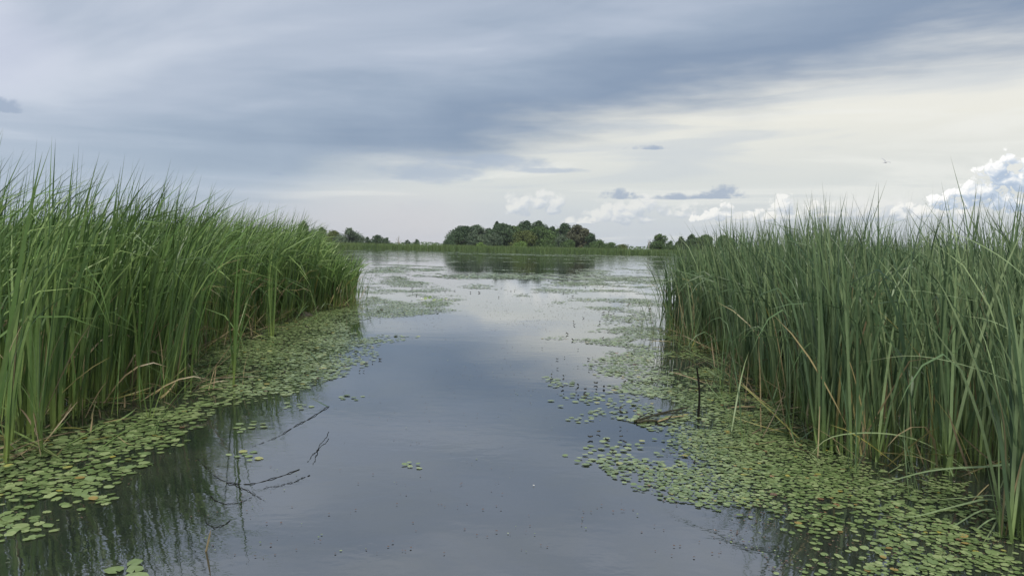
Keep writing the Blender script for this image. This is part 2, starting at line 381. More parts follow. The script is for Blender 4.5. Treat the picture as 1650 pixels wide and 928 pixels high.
def height_left(P):
    h = 2.22+0.22*fbm(P[:, 0]*0.5, P[:, 1]*0.3)
    h = h+0.42*np.clip((-4.4-P[:, 0])/2.5, 0, 1)*np.clip((11-P[:, 1])/4, 0, 1)
    tip = np.clip((P[:, 1]-14.5)/6, 0, 1)*np.clip((P[:, 0]+0.245*P[:, 1]+1.0)/1.2, 0, 1)
    return h*(1-0.40*tip)
def height_right(P):
    h = 2.00+0.24*fbm(P[:, 0]*0.6+9, P[:, 1]*0.4)
    h = h*(1-0.09*np.clip((7-P[:, 1])/1.8, 0, 1))
    tip = np.clip((P[:, 1]-11)/4, 0, 1)*np.clip((0.30*P[:, 1]-P[:, 0])/0.8, 0, 1)
    return h*(1-0.14*tip)

def bed(name, poly, edge, hfun, wind, mat, seed, dens0, bbox, curv):
    r = np.random.default_rng(seed)
    (x0, x1, y0, y1) = bbox
    n = int((x1-x0)*(y1-y0)*dens0)
    P = np.stack([r.uniform(x0, x1, n), r.uniform(y0, y1, n)], 1)
    wob = (fbm(P[:, 0]*1.1+40, P[:, 1]*0.9+12, 2)-0.5)*0.7      # the rim is ragged
    P = P[inpoly(P+np.stack([wob, wob*0.5], 1), poly)]
    P = P[np.abs(P[:, 0]/np.maximum(P[:, 1], 0.1)) < 0.80]          # within reach of the view
    d = edge_dist(P, edge); dc = np.hypot(P[:, 0], P[:, 1])
    p = np.where(d < 1.0, 1.0, np.clip(0.75-0.10*(d-1.0), 0.17, 1))*np.clip(18/dc, 0.22, 1)
    clump = fbm(P[:, 0]*2.2, P[:, 1]*2.2, 2)
    p *= np.clip((clump-0.30)*3.6, 0.06, 1)
    P = P[r.random(len(P)) < p]
    n = len(P); H = hfun(P); dc = np.hypot(P[:, 0], P[:, 1])
    nl = 7
    base = np.repeat(np.c_[P, np.full(n, -0.05)], nl, 0)
    base[:, :2] += r.normal(0, 0.035, (n*nl, 2))
    N = n*nl
    Lf = np.repeat(H, nl)*np.clip(r.normal(0.96, 0.15, N), 0.45, 1.14)*np.where(r.random(N) < 0.035, r.uniform(1.04, 1.11, N), 1.0)
    phi = r.uniform(0, 2*math.pi, N)
    wd = np.array([math.cos(wind[0]), math.sin(wind[0])])*wind[1]
    vx = np.cos(phi)*0.6+wd[0]; vy = np.sin(phi)*0.6+wd[1]; phi = np.arctan2(vy, vx)
    lean = np.abs(r.normal(0, R(5), N))+R(1)
    curve = np.abs(r.normal(R(curv), R(20), N))*np.clip(np.hypot(vx, vy)/0.7, 0.5, 1.5)
    kk = r.random(N) < 0.12
    kink = np.where(kk, r.uniform(R(40), R(105), N), 0.0); kt = r.uniform(0.45, 0.85, N)
    dry = r.random(N) < 0.085
    tint = np.where(dry, r.uniform(0.88, 1, N), np.clip(np.repeat(fbm(P[:, 0]*0.9, P[:, 1]*0.9), nl)*0.6+r.normal(0.12, 0.22, N), 0, 0.84))
    Lf = np.where(dry, Lf*r.uniform(0.35, 0.8, N), Lf); lean = np.where(dry, lean+np.abs(r.normal(0, R(16), N)), lean)
    wid = r.uniform(0.012, 0.026, N)*np.repeat(np.clip(dc/14, 1, 2.2), nl)
    Vv, F, ti, al = blades(base, phi, Lf, lean, curve, wid, tint, 6, r.uniform(-1.3, 1.3, N), kink, kt)
    return mesh_np(name, Vv, F, mat, {'tint': ti, 'along': al}), N

meL, nL = bed('reed_bed', POLY_L, EDGE_L, height_left, (R(5), 0.75), M_reedL, 11, 33, (-42, -3, 2.6, 75), 46)
tag(link('reed_bed', meL), 'dense green reed bed filling the left bank of the channel', 'reed bed', kind='stuff')
meR, nR = bed('reed_bed', POLY_R, EDGE_R, height_right, (R(170), 0.2), M_reedR, 12, 31, (2.5, 45, 2.2, 62), 15)
tag(link('reed_bed', meR), 'dense grey green reed bed filling the right bank of the channel', 'reed bed', kind='stuff')
print('bed leaves', nL, nR)

# single plants along both water edges: every leaf is a part
def leaf_variants(mat, seed, n=16):
    r = np.random.default_rng(seed); out = []
    for i in range(n):
        dry = i >= n-2
        one = lambda v: np.array([v], float)
        kinked = i % 8 == 3
        tint = r.uniform(0.89, 0.97) if dry else r.uniform(0.05, 0.82)
        Vv, F, ti, al = blades(np.zeros((1, 3)), one(0), one(1.0), one(R(r.uniform(1, 7))), one(R(r.uniform(3, 48))), one(r.uniform(0.0080, 0.0132)),
                               one(tint), 10, one(r.uniform(-1.2, 1.2)), one(R(r.uniform(45, 110)) if kinked else 0.0), one(r.uniform(0.5, 0.8)))
        out.append(mesh_np('leaf', Vv, F, mat, {'tint': ti, 'along': al}))
    return out
LV = leaf_variants(M_reedL, 3); RV = leaf_variants(M_reedR, 4)
def reed_plant(x, y, H, variants, wind, r, label, group, nleaf=None, spread=1.0):
    t = empty('reed_plant', (x, y, -0.04), r.uniform(0, 6.28))
    tag(t, label, 'reed', group)
    for k in range(nleaf or int(r.integers(6, 10))):
        dry = r.random() < 0.07
        me = variants[int(r.integers(len(variants)-2, len(variants)))] if dry else variants[int(r.integers(0, len(variants)-2))]
        ph = r.uniform(0, 6.28); vx = math.cos(ph)*0.6+math.cos(wind[0])*wind[1]; vy = math.sin(ph)*0.6+math.sin(wind[0])*wind[1]
        Lf = H*np.clip(r.normal(0.97, 0.15), 0.55, 1.10)*(0.6 if dry else 1)
        link('leaf', me, t, (r.normal(0, 0.022), r.normal(0, 0.022), 0), (r.normal(0, R(4))*spread, abs(r.normal(0, R(4)))*spread, math.atan2(vy, vx)-t.rotation_euler.z), (Lf, Lf*r.uniform(0.85, 1.15), Lf))
    return t
def edge_walk(edge, step, r):
    pts = []
    for a, b in zip(edge[:-1], edge[1:]):
        a = np.array(a); b = np.array(b); n = max(1, int(np.linalg.norm(b-a)/step))
        nrm = np.array([-(b-a)[1], (b-a)[0]])/np.linalg.norm(b-a)
        for i in range(n):
            q = a+(b-a)*(i+r.random())/n
            wob = float(fbm(q[0:1]*1.1+40, q[1:2]*0.9+12, 2)[0])-0.5
            pts.append((q+nrm*wob*1.1+r.normal(0, 0.07, 2), nrm))
    return pts
r = np.random.default_rng(21)
def front_row(edge, poly, hf, variants, wind, step, where, limit):
    pts = []
    for p, nrm in edge_walk(edge, step, r):
        q = p+nrm*r.uniform(-0.05, 0.45)*(1 if inpoly((p+nrm*0.2)[None], poly)[0] else -1)
        if abs(q[0]/q[1]) < 0.76: pts.append(q)
    pts.sort(key=lambda q: q[0]**2+q[1]**2)
    for q in pts[:limit]:
        H = hf(q[None])[0]*r.uniform(0.72, 1.0)
        lab, grp = where(825+FPX*q[0]/q[1], H)
        reed_plant(q[0], q[1], H, variants, wind, r, lab, grp)
    return len(pts)
def where_left(px, H):
    for lim, w_ in [(70, 'behind fallen leaf'), (215, 'left of slanting leaves'), (330, 'behind slanting leaves'), (470, 'behind leaf mat'), (9999, 'near the far tip')]:
        if px < lim: break
    sz = 'tall' if H > 2.05 else 'medium tall' if H > 1.75 else 'shorter'
    return sz+' green reed in front row of left bed, '+w_, sz+' reeds of the left front row '+w_
def where_right(px, H):
    for lim, w_ in [(1190, 'near the far tip'), (1330, 'behind black stalk'), (1480, 'behind arched leaf'), (9999, 'by right border')]:
        if px < lim: break
    sz = 'tall' if H > 1.85 else 'medium tall' if H > 1.6 else 'shorter'
    return sz+' grey green reed in front row of right bed, '+w_, sz+' reeds of the right front row '+w_
c1 = front_row(EDGE_L, POLY_L, height_left, LV, (R(5), 0.6), 0.145, where_left, 122)
c2 = front_row(EDGE_R, POLY_R, height_right, RV, (R(170), 0.2), 0.098, where_right, 104)
print('front rows', c1, c2)
for (px, py) in [(1622, 866), (1634, 872), (1645, 862), (1652, 874), (1664, 866), (1676, 874), (1640, 850), (1660, 852)]:
    x, y = on_water(px, py)
    reed_plant(x, y, r.uniform(1.35, 1.8), RV, (R(150), 0.1), r, 'tall reed in the separate nearest clump at the lower right border', 'reeds of the nearest right clump')
# thin outliers standing in the water off the tips of both beds
for (px, py, h) in [(580, 490, 1.1), (590, 486, 0.9), (597, 489, 0.7), (572, 492, 1.2), (603, 484, 0.55), (586, 480, 1.0)]:
    x, y = on_water(px, py)
    reed_plant(x, y, h, LV, (R(5), 0.5), r, 'short thin reed standing off the tip of the left reed bed', 'thin reeds off the left tip', 4, 2.2)
for (px, py, h) in [(1035, 528, 0.75), (1050, 532, 1.0), (1058, 530, 1.35), (1066, 534, 1.6), (1074, 536, 1.4), (1082, 536, 1.75), (1090, 541, 1.6), (1100, 543, 1.8)]:
    x, y = on_water(px, py)
    reed_plant(x, y, h, RV, (R(175), 0.25), r, 'thin dark reed standing off the tip of the right reed bed', 'thin reeds off the right tip', 5, 1.6)
for (px, py, h, s) in [(333, 566, 0.9, 'L'), (346, 590, 0.55, 'L'), (1160, 640, 1.0, 'R'), (1178, 632, 1.3, 'R')]:
    x, y = on_water(px, py)
    reed_plant(x, y, h, LV if s == 'L' else RV, (R(20), 0.2), r, 'low reed rising alone from the floating leaves on the ' + ('left' if s == 'L' else 'right'), 'lone low reeds', 5, 1.2)

for edge, poly, V_, side, sgn in ((EDGE_L, POLY_L, LV, 'left', 1), (EDGE_R, POLY_R, RV, 'right', -1)):
    walk = [q for q in edge_walk(edge, 0.05, r) if abs(q[0][0]/q[0][1]) < .68 and 4.5 < q[0][1] < 17]
    k = 0
    while k < 22:
        q, nrm = walk[int(r.integers(len(walk)))]
        inside = inpoly((q+nrm*0.3)[None], poly)[0]
        q = q+nrm*(-1 if inside else 1)*r.uniform(.15, .75)
        reed_plant(q[0], q[1], r.uniform(.35, 1.0), V_, (R(90), .05), r, 'low young shoot rising through the floating leaves in front of the '+side+' bed', 'young shoots in front of the '+side+' bed', int(r.integers(3, 6)), 2.0); k += 1

# long ribbons laid along given points (smooth)
def spline(pts, n):
    pts = [np.array(p, float) for p in pts]
    if len(pts) == 2: return np.array([pts[0]+(pts[1]-pts[0])*i/n for i in range(n+1)])
    P = [2*pts[0]-pts[1]]+pts+[2*pts[-1]-pts[-2]]; out = []
    segs = len(pts)-1
    for i in range(n+1):
        s = i/n*segs; k = min(int(s), segs-1); f = s-k
        a, b, c, d = P[k:k+4]
        out.append(0.5*((2*b)+(-a+c)*f+(2*a-5*b+4*c-d)*f*f+(-a+3*b-3*c+d)*f**3))
    return np.array(out)
def tube(name, pts, rad, mat, n=8, seg=7, taper=0.7):
    P = spline(pts, n); T = np.gradient(P, axis=0); T /= np.linalg.norm(T, axis=1)[:, None]
    ref = np.array([0.3, 1, 0.2]); S = np.cross(T, ref); S /= np.linalg.norm(S, axis=1)[:, None]; Nn = np.cross(T, S)
    a = np.arange(seg)/seg*2*math.pi; rr = rad*np.linspace(1, taper, n+1)
    Vv = (P[:, None]+(S[:, None]*np.cos(a)[None, :, None]+Nn[:, None]*np.sin(a)[None, :, None])*rr[:, None, None]).reshape(-1, 3)
    F = [(i*seg+j, i*seg+(j+1) % seg, (i+1)*seg+(j+1) % seg, (i+1)*seg+j) for i in range(n) for j in range(seg)]
    return Vv, np.array(F)
def ribbon(name, pts, width, mat, tint=0.5, n=18, flat=0.6, a0=0.0):
    P = spline(pts, n); T = np.gradient(P, axis=0); T /= np.linalg.norm(T, axis=1)[:, None]+1e-9
    S = np.cross(T, [0, 0, 1.0]); S /= np.linalg.norm(S, axis=1)[:, None]+1e-9
    Nn = np.cross(S, T); D = S*math.cos(flat)+Nn*math.sin(flat); t = np.linspace(0, 1, n+1)
    wv = 0.5*width*np.clip(1-t**3, 0.04, 1)
    mid = P+Nn*(-0.18*wv[:, None])                                # shallow keel
    Vv = np.stack([P-D*wv[:, None], mid, P+D*wv[:, None]], 1).reshape(-1, 3)
    k = np.arange(n)*3
    F = np.concatenate([np.stack([k, k+1, k+4, k+3], 1), np.stack([k+1, k+2, k+5, k+4], 1)])
    return mesh_np(name, Vv, F, mat, {'tint': np.full(len(Vv), tint), 'along': np.repeat(np.clip(t+a0, 0, 1), 3)})
def strip(me, cx, cy):                                            # shift mesh so that its thing can stand at its base
    me.transform(Matrix.Translation((-cx, -cy, 0)))
    return me
# two big near plants at the right border with arching leaves
def arch_plant(cx, cy, leaves, label, mat, tints=(0.45, 0.8)):
    t = empty('reed_plant', (cx, cy, 0)); tag(t, label, 'reed')
    for i, (pts, wd) in enumerate(leaves):
        link('leaf', strip(ribbon('leaf', pts, wd, mat, r.uniform(*tints), flat=r.uniform(0.2, 0.8), a0=0.15), cx, cy), t)
    return t
W0 = lambda px, py: np.array([*on_water(px, py), 0.0])
A = at_depth
arch_plant(3.75, 4.9, [([(3.75, 4.9, 0), (3.62, 4.9, 0.62), A(1650, 626, 4.85), A(1560, 590, 4.9), A(1470, 573, 5.0), A(1385, 584, 5.1)], 0.022),
                      ([(3.78, 4.92, 0), (3.74, 4.92, 0.9), A(1640, 540, 4.9), A(1590, 515, 5.0), A(1540, 508, 5.1)], 0.020),
                      ([(3.75, 4.95, 0), (3.7, 4.95, 1.2), A(1645, 440, 4.9), A(1560, 385, 5.0), A(1500, 375, 5.0)], 0.017),
                      ([(3.72, 4.9, 0), (3.7, 4.95, 1.0), A(1620, 470, 4.8), A(1600, 380, 4.8)], 0.018)],
           'tall reed at the right border with long arching leaves', M_reedR, (0.72, 0.84))
b = W0(1560, 757)
arch_plant(b[0], b[1], [([b, A(1530, 735, b[1]), A(1470, 706, b[1]-.05), A(1400, 697, b[1]-.1), A(1335, 706, b[1]-.1), A(1298, 742, b[1]-.15)], 0.020)],
           'single reed leaf bowed over the floating leaves into a low arch', M_reedR, (0.78, 0.82))
arch_plant(3.35, 4.75, [([(3.35, 4.75, 0), A(1650, 755, 4.75), A(1580, 752, 4.8), A(1500, 758, 4.9), A(1430, 776, 5.0), W0(1335, 806)+[0, 0, .02]], 0.021),
                       ([(3.30, 4.75, 0), A(1600, 805, 4.7), A(1540, 815, 4.7), A(1470, 832, 4.72), W0(1410, 836)+[0, 0, .03]], 0.018),
                       ([(3.32, 4.73, 0), A(1610, 800, 4.7), A(1550, 802, 4.75), A(1480, 806, 4.8)], 0.012),
                       ([(3.3, 4.72, 0), A(1590, 820, 4.6), A(1530, 850, 4.6), W0(1490, 862)+[0, 0, .03]], 0.012),
                       ([(3.33, 4.7, 0), A(1640, 780, 4.6), A(1600, 850, 4.55), W0(1580, 888)+[0, 0, .03]], 0.014),
                       ([(3.3, 4.7, 0), A(1600, 835, 4.55), A(1555, 870, 4.5), W0(1520, 910)+[0, 0, .03]], 0.012)],
           'low reed at the right border with leaves sprawled over the floating leaves', M_reedR, (0.7, 0.82))
b = W0(238, 705)
arch_plant(b[0], b[1], [([b, A(270, 655, b[1]+.1), A(330, 590, b[1]+.4), A(413, 531, b[1]+.7)], 0.02),
                       ([b+[.03, .05, 0], A(262, 672, b[1]+.1), A(320, 612, b[1]+.3), A(385, 575, b[1]+.5)], 0.016),
                       ([b+[-.03, .05, 0], A(225, 640, b[1]), A(230, 560, b[1]), A(262, 505, b[1]), A(330, 490, b[1]+.1)], 0.014)],
           'reed beside the left bed with long leaves slanting right over the water', M_reedL, (0.3, 0.6))
# leaves lying on the water
def fallen(pts, wd, mat, tint, label, group=None, name='fallen_reed_leaf', a0=0.4):
    c = np.mean(np.array(pts), axis=0)
    o = link(name, strip(ribbon(name, pts, wd, mat, tint, flat=0.15, a0=a0), c[0], c[1]), loc=(c[0], c[1], 0.0))
    return tag(o, label, 'reed leaf', group)
up = lambda px, py, z: W0(px, py)+np.array([0, 0, z])
fallen([up(-10, 690, .06), up(50, 718, .05), up(106, 748, .02)], 0.030, M_reedL, 0.83, 'bright green reed leaf fallen flat on the water at the left border')
fallen([up(-30, 716, .04), up(40, 724, .06), up(100, 744, .022)], 0.022, M_reedL, 0.78, 'shorter green leaf crossing the long fallen leaf at the left border')
fallen([up(110, 718, .012), up(165, 695, .05), up(208, 684, .08)], 0.020, M_reedL, 0.82, 'pale green leaf lying right of the long fallen leaf on the left')
fallen([up(165, 722, .012), up(200, 700, .03), up(262, 672, .09)], 0.014, M_reedL, 0.6, 'green leaf propped out of the water below the slanting left reed')
fallen([up(0, 748, .012), up(35, 735, .02), up(70, 708, .04)], 0.010, M_straw, 0.9, 'straw coloured dead leaf lying on the water at the left border')
fallen([up(91, 736, .012), A(96, 728, on_water(91, 736)[1]), A(104, 718, on_water(91, 736)[1])], 0.022, M_straw, 0.9, 'stubby tan leaf end standing up beside the fallen green leaf')
fallen([up(332, 888, .0), A(336, 870, on_water(332, 888)[1]-.01), A(340, 852, on_water(332, 888)[1]-.03)], 0.013, M_straw, 0.9, 'single pale straw leaf tip standing in the open water on the left', name='floating_leaf_tip')
b = on_water(531, 655)
fallen([(b[0], b[1], -.01), A(515, 648, b[1]+.02), A(497, 639, b[1]+.05)], 0.016, M_reedL, 0.1, 'dark green leaf stub slanting out of the open water at left centre')
STEMS = True
for (p0, p1, lab) in [((500, 572), (520, 592), 'green leaf tip poking from the left leaf mat near its rim'), ((420, 606), (470, 622), 'long green blade lying on the left leaf mat near its lower rim'), ((428, 548), (480, 562), 'green blade lying across the middle of the left leaf mat')]:
    fallen([up(*p0, .05), up(*p1, .012)], 0.018, M_reedL, 0.2, lab)
for base_px, refl, wd, lab in [((300, 612), [(310, 835), (345, 832), (400, 800), (455, 779), (510, 768)], 0.016, 'reed with one high leaf arching far right over the left leaf mat'),
                               ((318, 600), [(322, 820), (336, 836), (372, 822), (425, 805)], 0.015, 'reed behind the slanting leaves with a shorter leaf arching right'),
                               ((285, 630), [(282, 880), (305, 893), (342, 872), (372, 838)], 0.015, 'reed above the slanting leaves with a drooping leaf tip')]:
    b = W0(*base_px); Yb = b[1]
    def mirror(px, py):                                          # the leaf point whose mirror image shows there
        d = ray(px, py); t_ = Yb/d[1]; return np.array([d[0]*t_, Yb, -(EYE+d[2]*t_)])
    pts = [b]+[mirror(*q) for q in refl]
    arch_plant(b[0], b[1], [(pts, wd)]+[([b, b+[.05*k, .03*k, 1.0], b+[.16*k, .05, 1.60-.1*abs(k)]], .013) for k in (-1, 0.6, 1.5)], lab, M_reedL, (0.2, 0.55))
def litter(name, edges, mat, seed, n, label):
    r_ = np.random.default_rng(seed); walk = []
    for q, nrm in edge_walk(edges, 0.02, r_): walk.append(q)
    walk = np.array(walk); walk = walk[(np.abs(walk[:, 0]/walk[:, 1]) < .75)]
    P = walk[r_.integers(0, len(walk), n)]+r_.normal(0, .22, (n, 2))
    L = r_.uniform(.25, .95, n)
    Vv, F, ti, al = blades(np.c_[P, r_.uniform(0, .03, n)], r_.uniform(0, 6.283, n), L, R(90)-np.abs(r_.normal(0, R(32), n)), r_.normal(R(12), R(22), n), r_.uniform(.008, .018, n), np.where(r_.random(n) < .6, r_.uniform(.87, 1, n), r_.uniform(.3, .83, n)), 5, r_.uniform(-1, 1, n))
    Vv[:, 2] = np.maximum(Vv[:, 2], .006+.01*r_.random(len(Vv)))
    tag(link(name, mesh_np(name, Vv, F, mat, {'tint': ti, 'along': np.clip(al+.2, 0, .95)})), label, 'litter', kind='stuff')
litter('reed_litter', EDGE_L, M_reedL, 61, 520, 'dead straw and bent leaves littering the foot of the left reeds')
litter('reed_litter', EDGE_R, M_reedR, 62, 420, 'dead straw and bent leaves littering the foot of the right reeds')
# dead upright stalk, leaning leaves and the broken stems at right centre
def sag(vf, rad):                                                # dips under here and there, so the modelled reflection looks broken
    Vv, F = vf; n_ = len(Vv)//6; k_ = np.arange(n_)/n_
    z = rad*1.5*(np.sin(k_*41+rad*9e3)*.6+np.sin(k_*93+rad*4e3)*.5)-rad*.15
    Vv = Vv.copy(); Vv[:, 2] += np.repeat(z, 6); Vv[:, 0] += np.repeat(.006*np.sin(k_*17+rad*7e3), 6); Vv[:, 1] += np.repeat(.007*np.sin(k_*21+rad*3e3), 6)
    return Vv, F
def stem(pxs, rad, label):  # dark tubes in place of leaning reeds' reflections, mixed with actual stems
    pts = [W0(px, py)+np.array([0, 0, z*.45]) for px, py, z in pxs]; c = np.mean(np.array(pts), axis=0)
    tag(link('reflection_twig', strip(mesh_np('reflection_twig', *sag(tube('s', pts, rad, None, 40, 6, .45), rad), M_black), c[0], c[1]), loc=(c[0], c[1], 0)), label, 'stem')
stem([(531, 655, .012), (485, 682, .010), (440, 707, .004), (405, 720, -.004)], .0042, 'long dark reflection shape with one end at the slanting leaf stub')
stem([(531, 701, .07), (512, 724, .015), (495, 744, .003)], .0034, 'thin black line forked in the open water left of centre')
stem([(513, 723, .016), (509, 736, .010), (505, 749, .002)], .0030, 'short black line touching the forked thin line')
stem([(484, 756, .006), (440, 771, .006), (400, 780, .005), (365, 776, .004), (335, 757, .003), (318, 738, .002)], .0034, 'long upper curve of black reflection bowed toward the left leaf patch')
stem([(498, 766, .002), (465, 779, .006), (425, 787, .004)], .0030, 'short black curved reflection below the long bowed one')
stem([(366, 777, .012), (395, 789, .010), (425, 806, .004)], .0032, 'short straight black reflection crossing the long bowed one')
stem([(338, 800, .004), (356, 810, .006), (378, 811, .006), (408, 801, .003)], .0028, 'shallow black curve of reflection nearest the standing straw tip')
stem([(372, 838, .003), (350, 850, .008), (338, 846, .006), (322, 822, .002)], .0026, 'small hooked black reflection just above the standing straw tip')
b = on_water(1125, 673)
o = link('dead_stalk', strip(mesh_np('dead_stalk', *tube('dead_stalk', [(b[0], b[1], -.05), (b[0]+.005, b[1], .25), A(1123, 592, b[1])], 0.0135, M_stalk), M_black), b[0], b[1]), loc=(b[0], b[1], 0))
tag(o, 'black dead stalk standing upright among floating leaves on the right', 'stalk')
b = on_water(1099, 660)
fallen([(b[0], b[1], 0), A(1108, 628, b[1]), A(1121, 590, b[1])], 0.02, M_reedR, 0.05, 'dark leaf leaning toward the upright black stalk')
b = on_water(1112, 676)
fallen([(b[0], b[1], 0), A(1113, 655, b[1]), A(1115, 638, b[1])], 0.010, M_reedR, 0.05, 'short thin leaf stub just left of the upright black stalk')
t = empty('broken_stem_heap', (*on_water(1070, 673), 0)); tag(t, 'heap of broken brown reed stems floating beside the black stalk', 'debris')
for (p0, p1, h0, h1, rd) in [((1022, 680), (1108, 664), .01, .05, .012), ((1026, 682), (1066, 680), .012, .01, .014), ((1045, 676), (1100, 668), .03, .02, .008), ((1060, 682), (1102, 672), .02, .015, .007), ((1070, 684), (1095, 668), .01, .06, .006), ((1028, 677), (1052, 670), .02, .04, .006)]:
    a_, b_ = up(*p0, h0), up(*p1, h1)
    link('stem', strip(mesh_np('stem', *tube('stem', [a_, (a_+b_)/2+[0, 0, .012], b_], rd, M_stalk), M_dark if rd > .01 else M_straw if rd == .007 else M_stalk), t.location.x, t.location.y), t)

# ------------------------------------------------------------------ floating leaves
PADN = 10
def pad_outline():
    a = np.linspace(0.16, 2*math.pi-0.16, PADN-1); rr = 1+0.06*np.cos(2*a)
    p = np.stack([rr*np.cos(a), rr*np.sin(a)], 1)
    return np.concatenate([p, [[0.32, 0.0]]])                      # the notch
PO = pad_outline()
def pads(P, size, tint, r, cup=0.05):
    N = len(P); rot = r.uniform(0, 6.283, N); asp = r.uniform(0.82, 1.0, N)
    wob = 1+r.normal(0, 0.055, (N, PADN))
    x = PO[None, :, 0]*wob*size[:, None]*asp[:, None]; y = PO[None, :, 1]*wob*size[:, None]
    c, s = np.cos(rot)[:, None], np.sin(rot)[:, None]
    tx = r.normal(0, 0.045, N)[:, None]; ty = r.normal(0, 0.045, N)[:, None]
    z = x*tx+y*ty
    z = z-z.min(1, keepdims=True)+r.uniform(0.003, 0.010, N)[:, None]+cup*(r.random((N, PADN)))*size[:, None]
    V3 = np.stack([P[:, 0:1]+x*c-y*s, P[:, 1:2]+x*s+y*c, z], 2).reshape(-1, 3)
    F = np.arange(N*PADN).reshape(N, PADN)
    return V3, F, np.repeat(tint, PADN)
def hexpts(poly, s, r):
    lo = poly.min(0); hi = poly.max(0)
    xs = np.arange(lo[0], hi[0], s); ys = np.arange(lo[1], hi[1], s*0.866)
    gx, gy = np.meshgrid(xs, ys); gx = gx+(np.arange(len(ys)) % 2)[:, None]*s/2
    P = np.stack([gx.ravel(), gy.ravel()], 1)+r.normal(0, s*0.20, (gx.size, 2))
    return P[inpoly(P, poly)]
MATS = [  # outline on the photograph's water, spacing, density, clump scale, clump contrast
    ([(-90, 735), (60, 703), (200, 668), (300, 645), (360, 648), (345, 665), (325, 690), (300, 722), (262, 735), (240, 752), (190, 785), (185, 812), (110, 838), (100, 868), (30, 876), (-90, 900)], .056, 1.08, 2.4, 2.0, 'ln'),
    ([(150, 904), (228, 904), (236, 935), (140, 940)], .095, .75, 3.0, .6, 'ln'),
    ([(88, 897), (130, 893), (136, 905), (92, 912)], .09, .9, 3.0, .3, 'ln'),
    ([(-40, 905), (18, 910), (24, 935), (-40, 940)], .095, .8, 3.0, .6, 'ln'),
    ([(298, 655), (292, 630), (305, 600), (330, 565), (420, 528), (500, 502), (575, 485), (600, 478), (700, 492), (745, 501), (690, 508), (600, 515), (565, 524), (580, 545), (655, 541), (652, 549), (605, 560), (612, 578), (585, 595), (540, 612), (480, 635), (430, 646), (360, 655)], .052, .98, 1.6, 1.7, 'lm'),
    ([(560, 487), (575, 450), (640, 442), (720, 462), (770, 490), (700, 496), (640, 490)], .060, .24, .9, 3.0, 'lm'),
    ([(1000, 778), (950, 742), (1050, 735), (1075, 712), (1100, 690), (1200, 655), (1236, 640), (1320, 680), (1400, 740), (1560, 768), (1620, 830), (1700, 890), (1720, 960), (1235, 960), (1245, 915), (1325, 897), (1290, 868), (1230, 842), (1130, 818), (1050, 803)], .0355, 1.08, 2.0, 2.0, 'rn'),
    ([(960, 665), (1020, 640), (1100, 600), (1160, 572), (1236, 645), (1180, 668), (1100, 700), (1060, 720), (1040, 690)], .046, .78, 1.8, 2.8, 'rm'),
    ([(850, 546), (920, 540), (1010, 520), (1090, 530), (1160, 572), (1150, 600), (1060, 640), (960, 645), (900, 640), (870, 606), (930, 575), (1000, 560), (940, 553)], .055, .42, 1.1, 3.4, 'rm'),
    ([(820, 478), (880, 458), (1000, 446), (1095, 440), (1100, 545), (1010, 522), (920, 532), (870, 505)], .060, .06, .7, 2.8, 'rm'),
    ([(580, 446), (600, 424), (840, 436), (1095, 430), (1095, 452), (900, 470), (760, 466)], .11, .06, .35, 3.0, 'far'),
]
VV, FF, TT, off = [], [], [], 0
near_pool = []
rp = np.random.default_rng(5)
for poly, s, dens, cs, con, key in MATS:
    poly = np.array([on_water(*p) for p in poly])
    P = hexpts(poly, s, rp)
    nz = fbm(P[:, 0]*cs+3, P[:, 1]*cs*(0.55 if key in ('far',) else 0.8)+7, 3)
    rim = np.clip(edge_dist(P, [tuple(q) for q in poly]+[tuple(poly[0])])/0.42+(fbm(P[:, 0]*3.1+70, P[:, 1]*3.1)-0.5)*2.2, 0, 1)
    P = P[rp.random(len(P)) < np.clip((dens+(nz-0.5)*con*1.3)*(0.10+0.90*rim), 0, 0.97)]
    N = len(P); size = s*np.clip(rp.normal(0.52, 0.15, N), 0.18, 0.86)
    tn = np.clip(fbm(P[:, 0]*1.3, P[:, 1]*1.3)*0.5+rp.normal(0.15, 0.24, N), 0, 0.86)
    odd = rp.random(N); tn = np.where(odd < 0.02, rp.uniform(0.88, 1.0, N), tn)
    if key in ('ln', 'rn'):
        near_pool.append((key, P, size, tn))
    else:
        V3, F, ti = pads(P, size, tn, rp)
        VV.append(V3); FF.append(F+off); TT.append(ti); off += len(V3)
# the 300 pads that show largest are things of their own
def split_near(key, k):
    global off
    P = np.concatenate([q[1] for q in near_pool if q[0] == key]); S = np.concatenate([q[2] for q in near_pool if q[0] == key]); T_ = np.concatenate([q[3] for q in near_pool if q[0] == key])
    dd_ = P-0.0; dep = P[:, 1]
    ax = P[:, 0]/P[:, 1]
    pyv = EYE/P[:, 1]
    vis = (np.abs(ax) < 0.70) & (pyv < 0.455)
    score = np.where(vis, S/dep**1.5, 0); order = np.argsort(-score)
    sel, rest = order[:k], order[k:]
    V3, F, ti = pads(P[rest], S[rest], T_[rest], rp)
    VV.append(V3); FF.append(F+off); TT.append(ti); off += len(V3)
    return P[sel], S[sel], T_[sel]
pad_meshes = []
for i in range(14):
    V3, F, ti = pads(np.zeros((1, 2)), np.array([1.0]), np.array([[0.2, 0.35, 0.45, 0.55, 0.65, 0.3, 0.5, 0.75, 0.4, 0.6, 0.82, 0.25, 0.89, 0.95][i]]), np.random.default_rng(100+i), 0.10)
    V3[:, 2] -= V3[:, 2].min()
    pad_meshes.append(mesh_np('floating_leaf', V3, F, M_pad, {'tint': ti}, smooth=False))
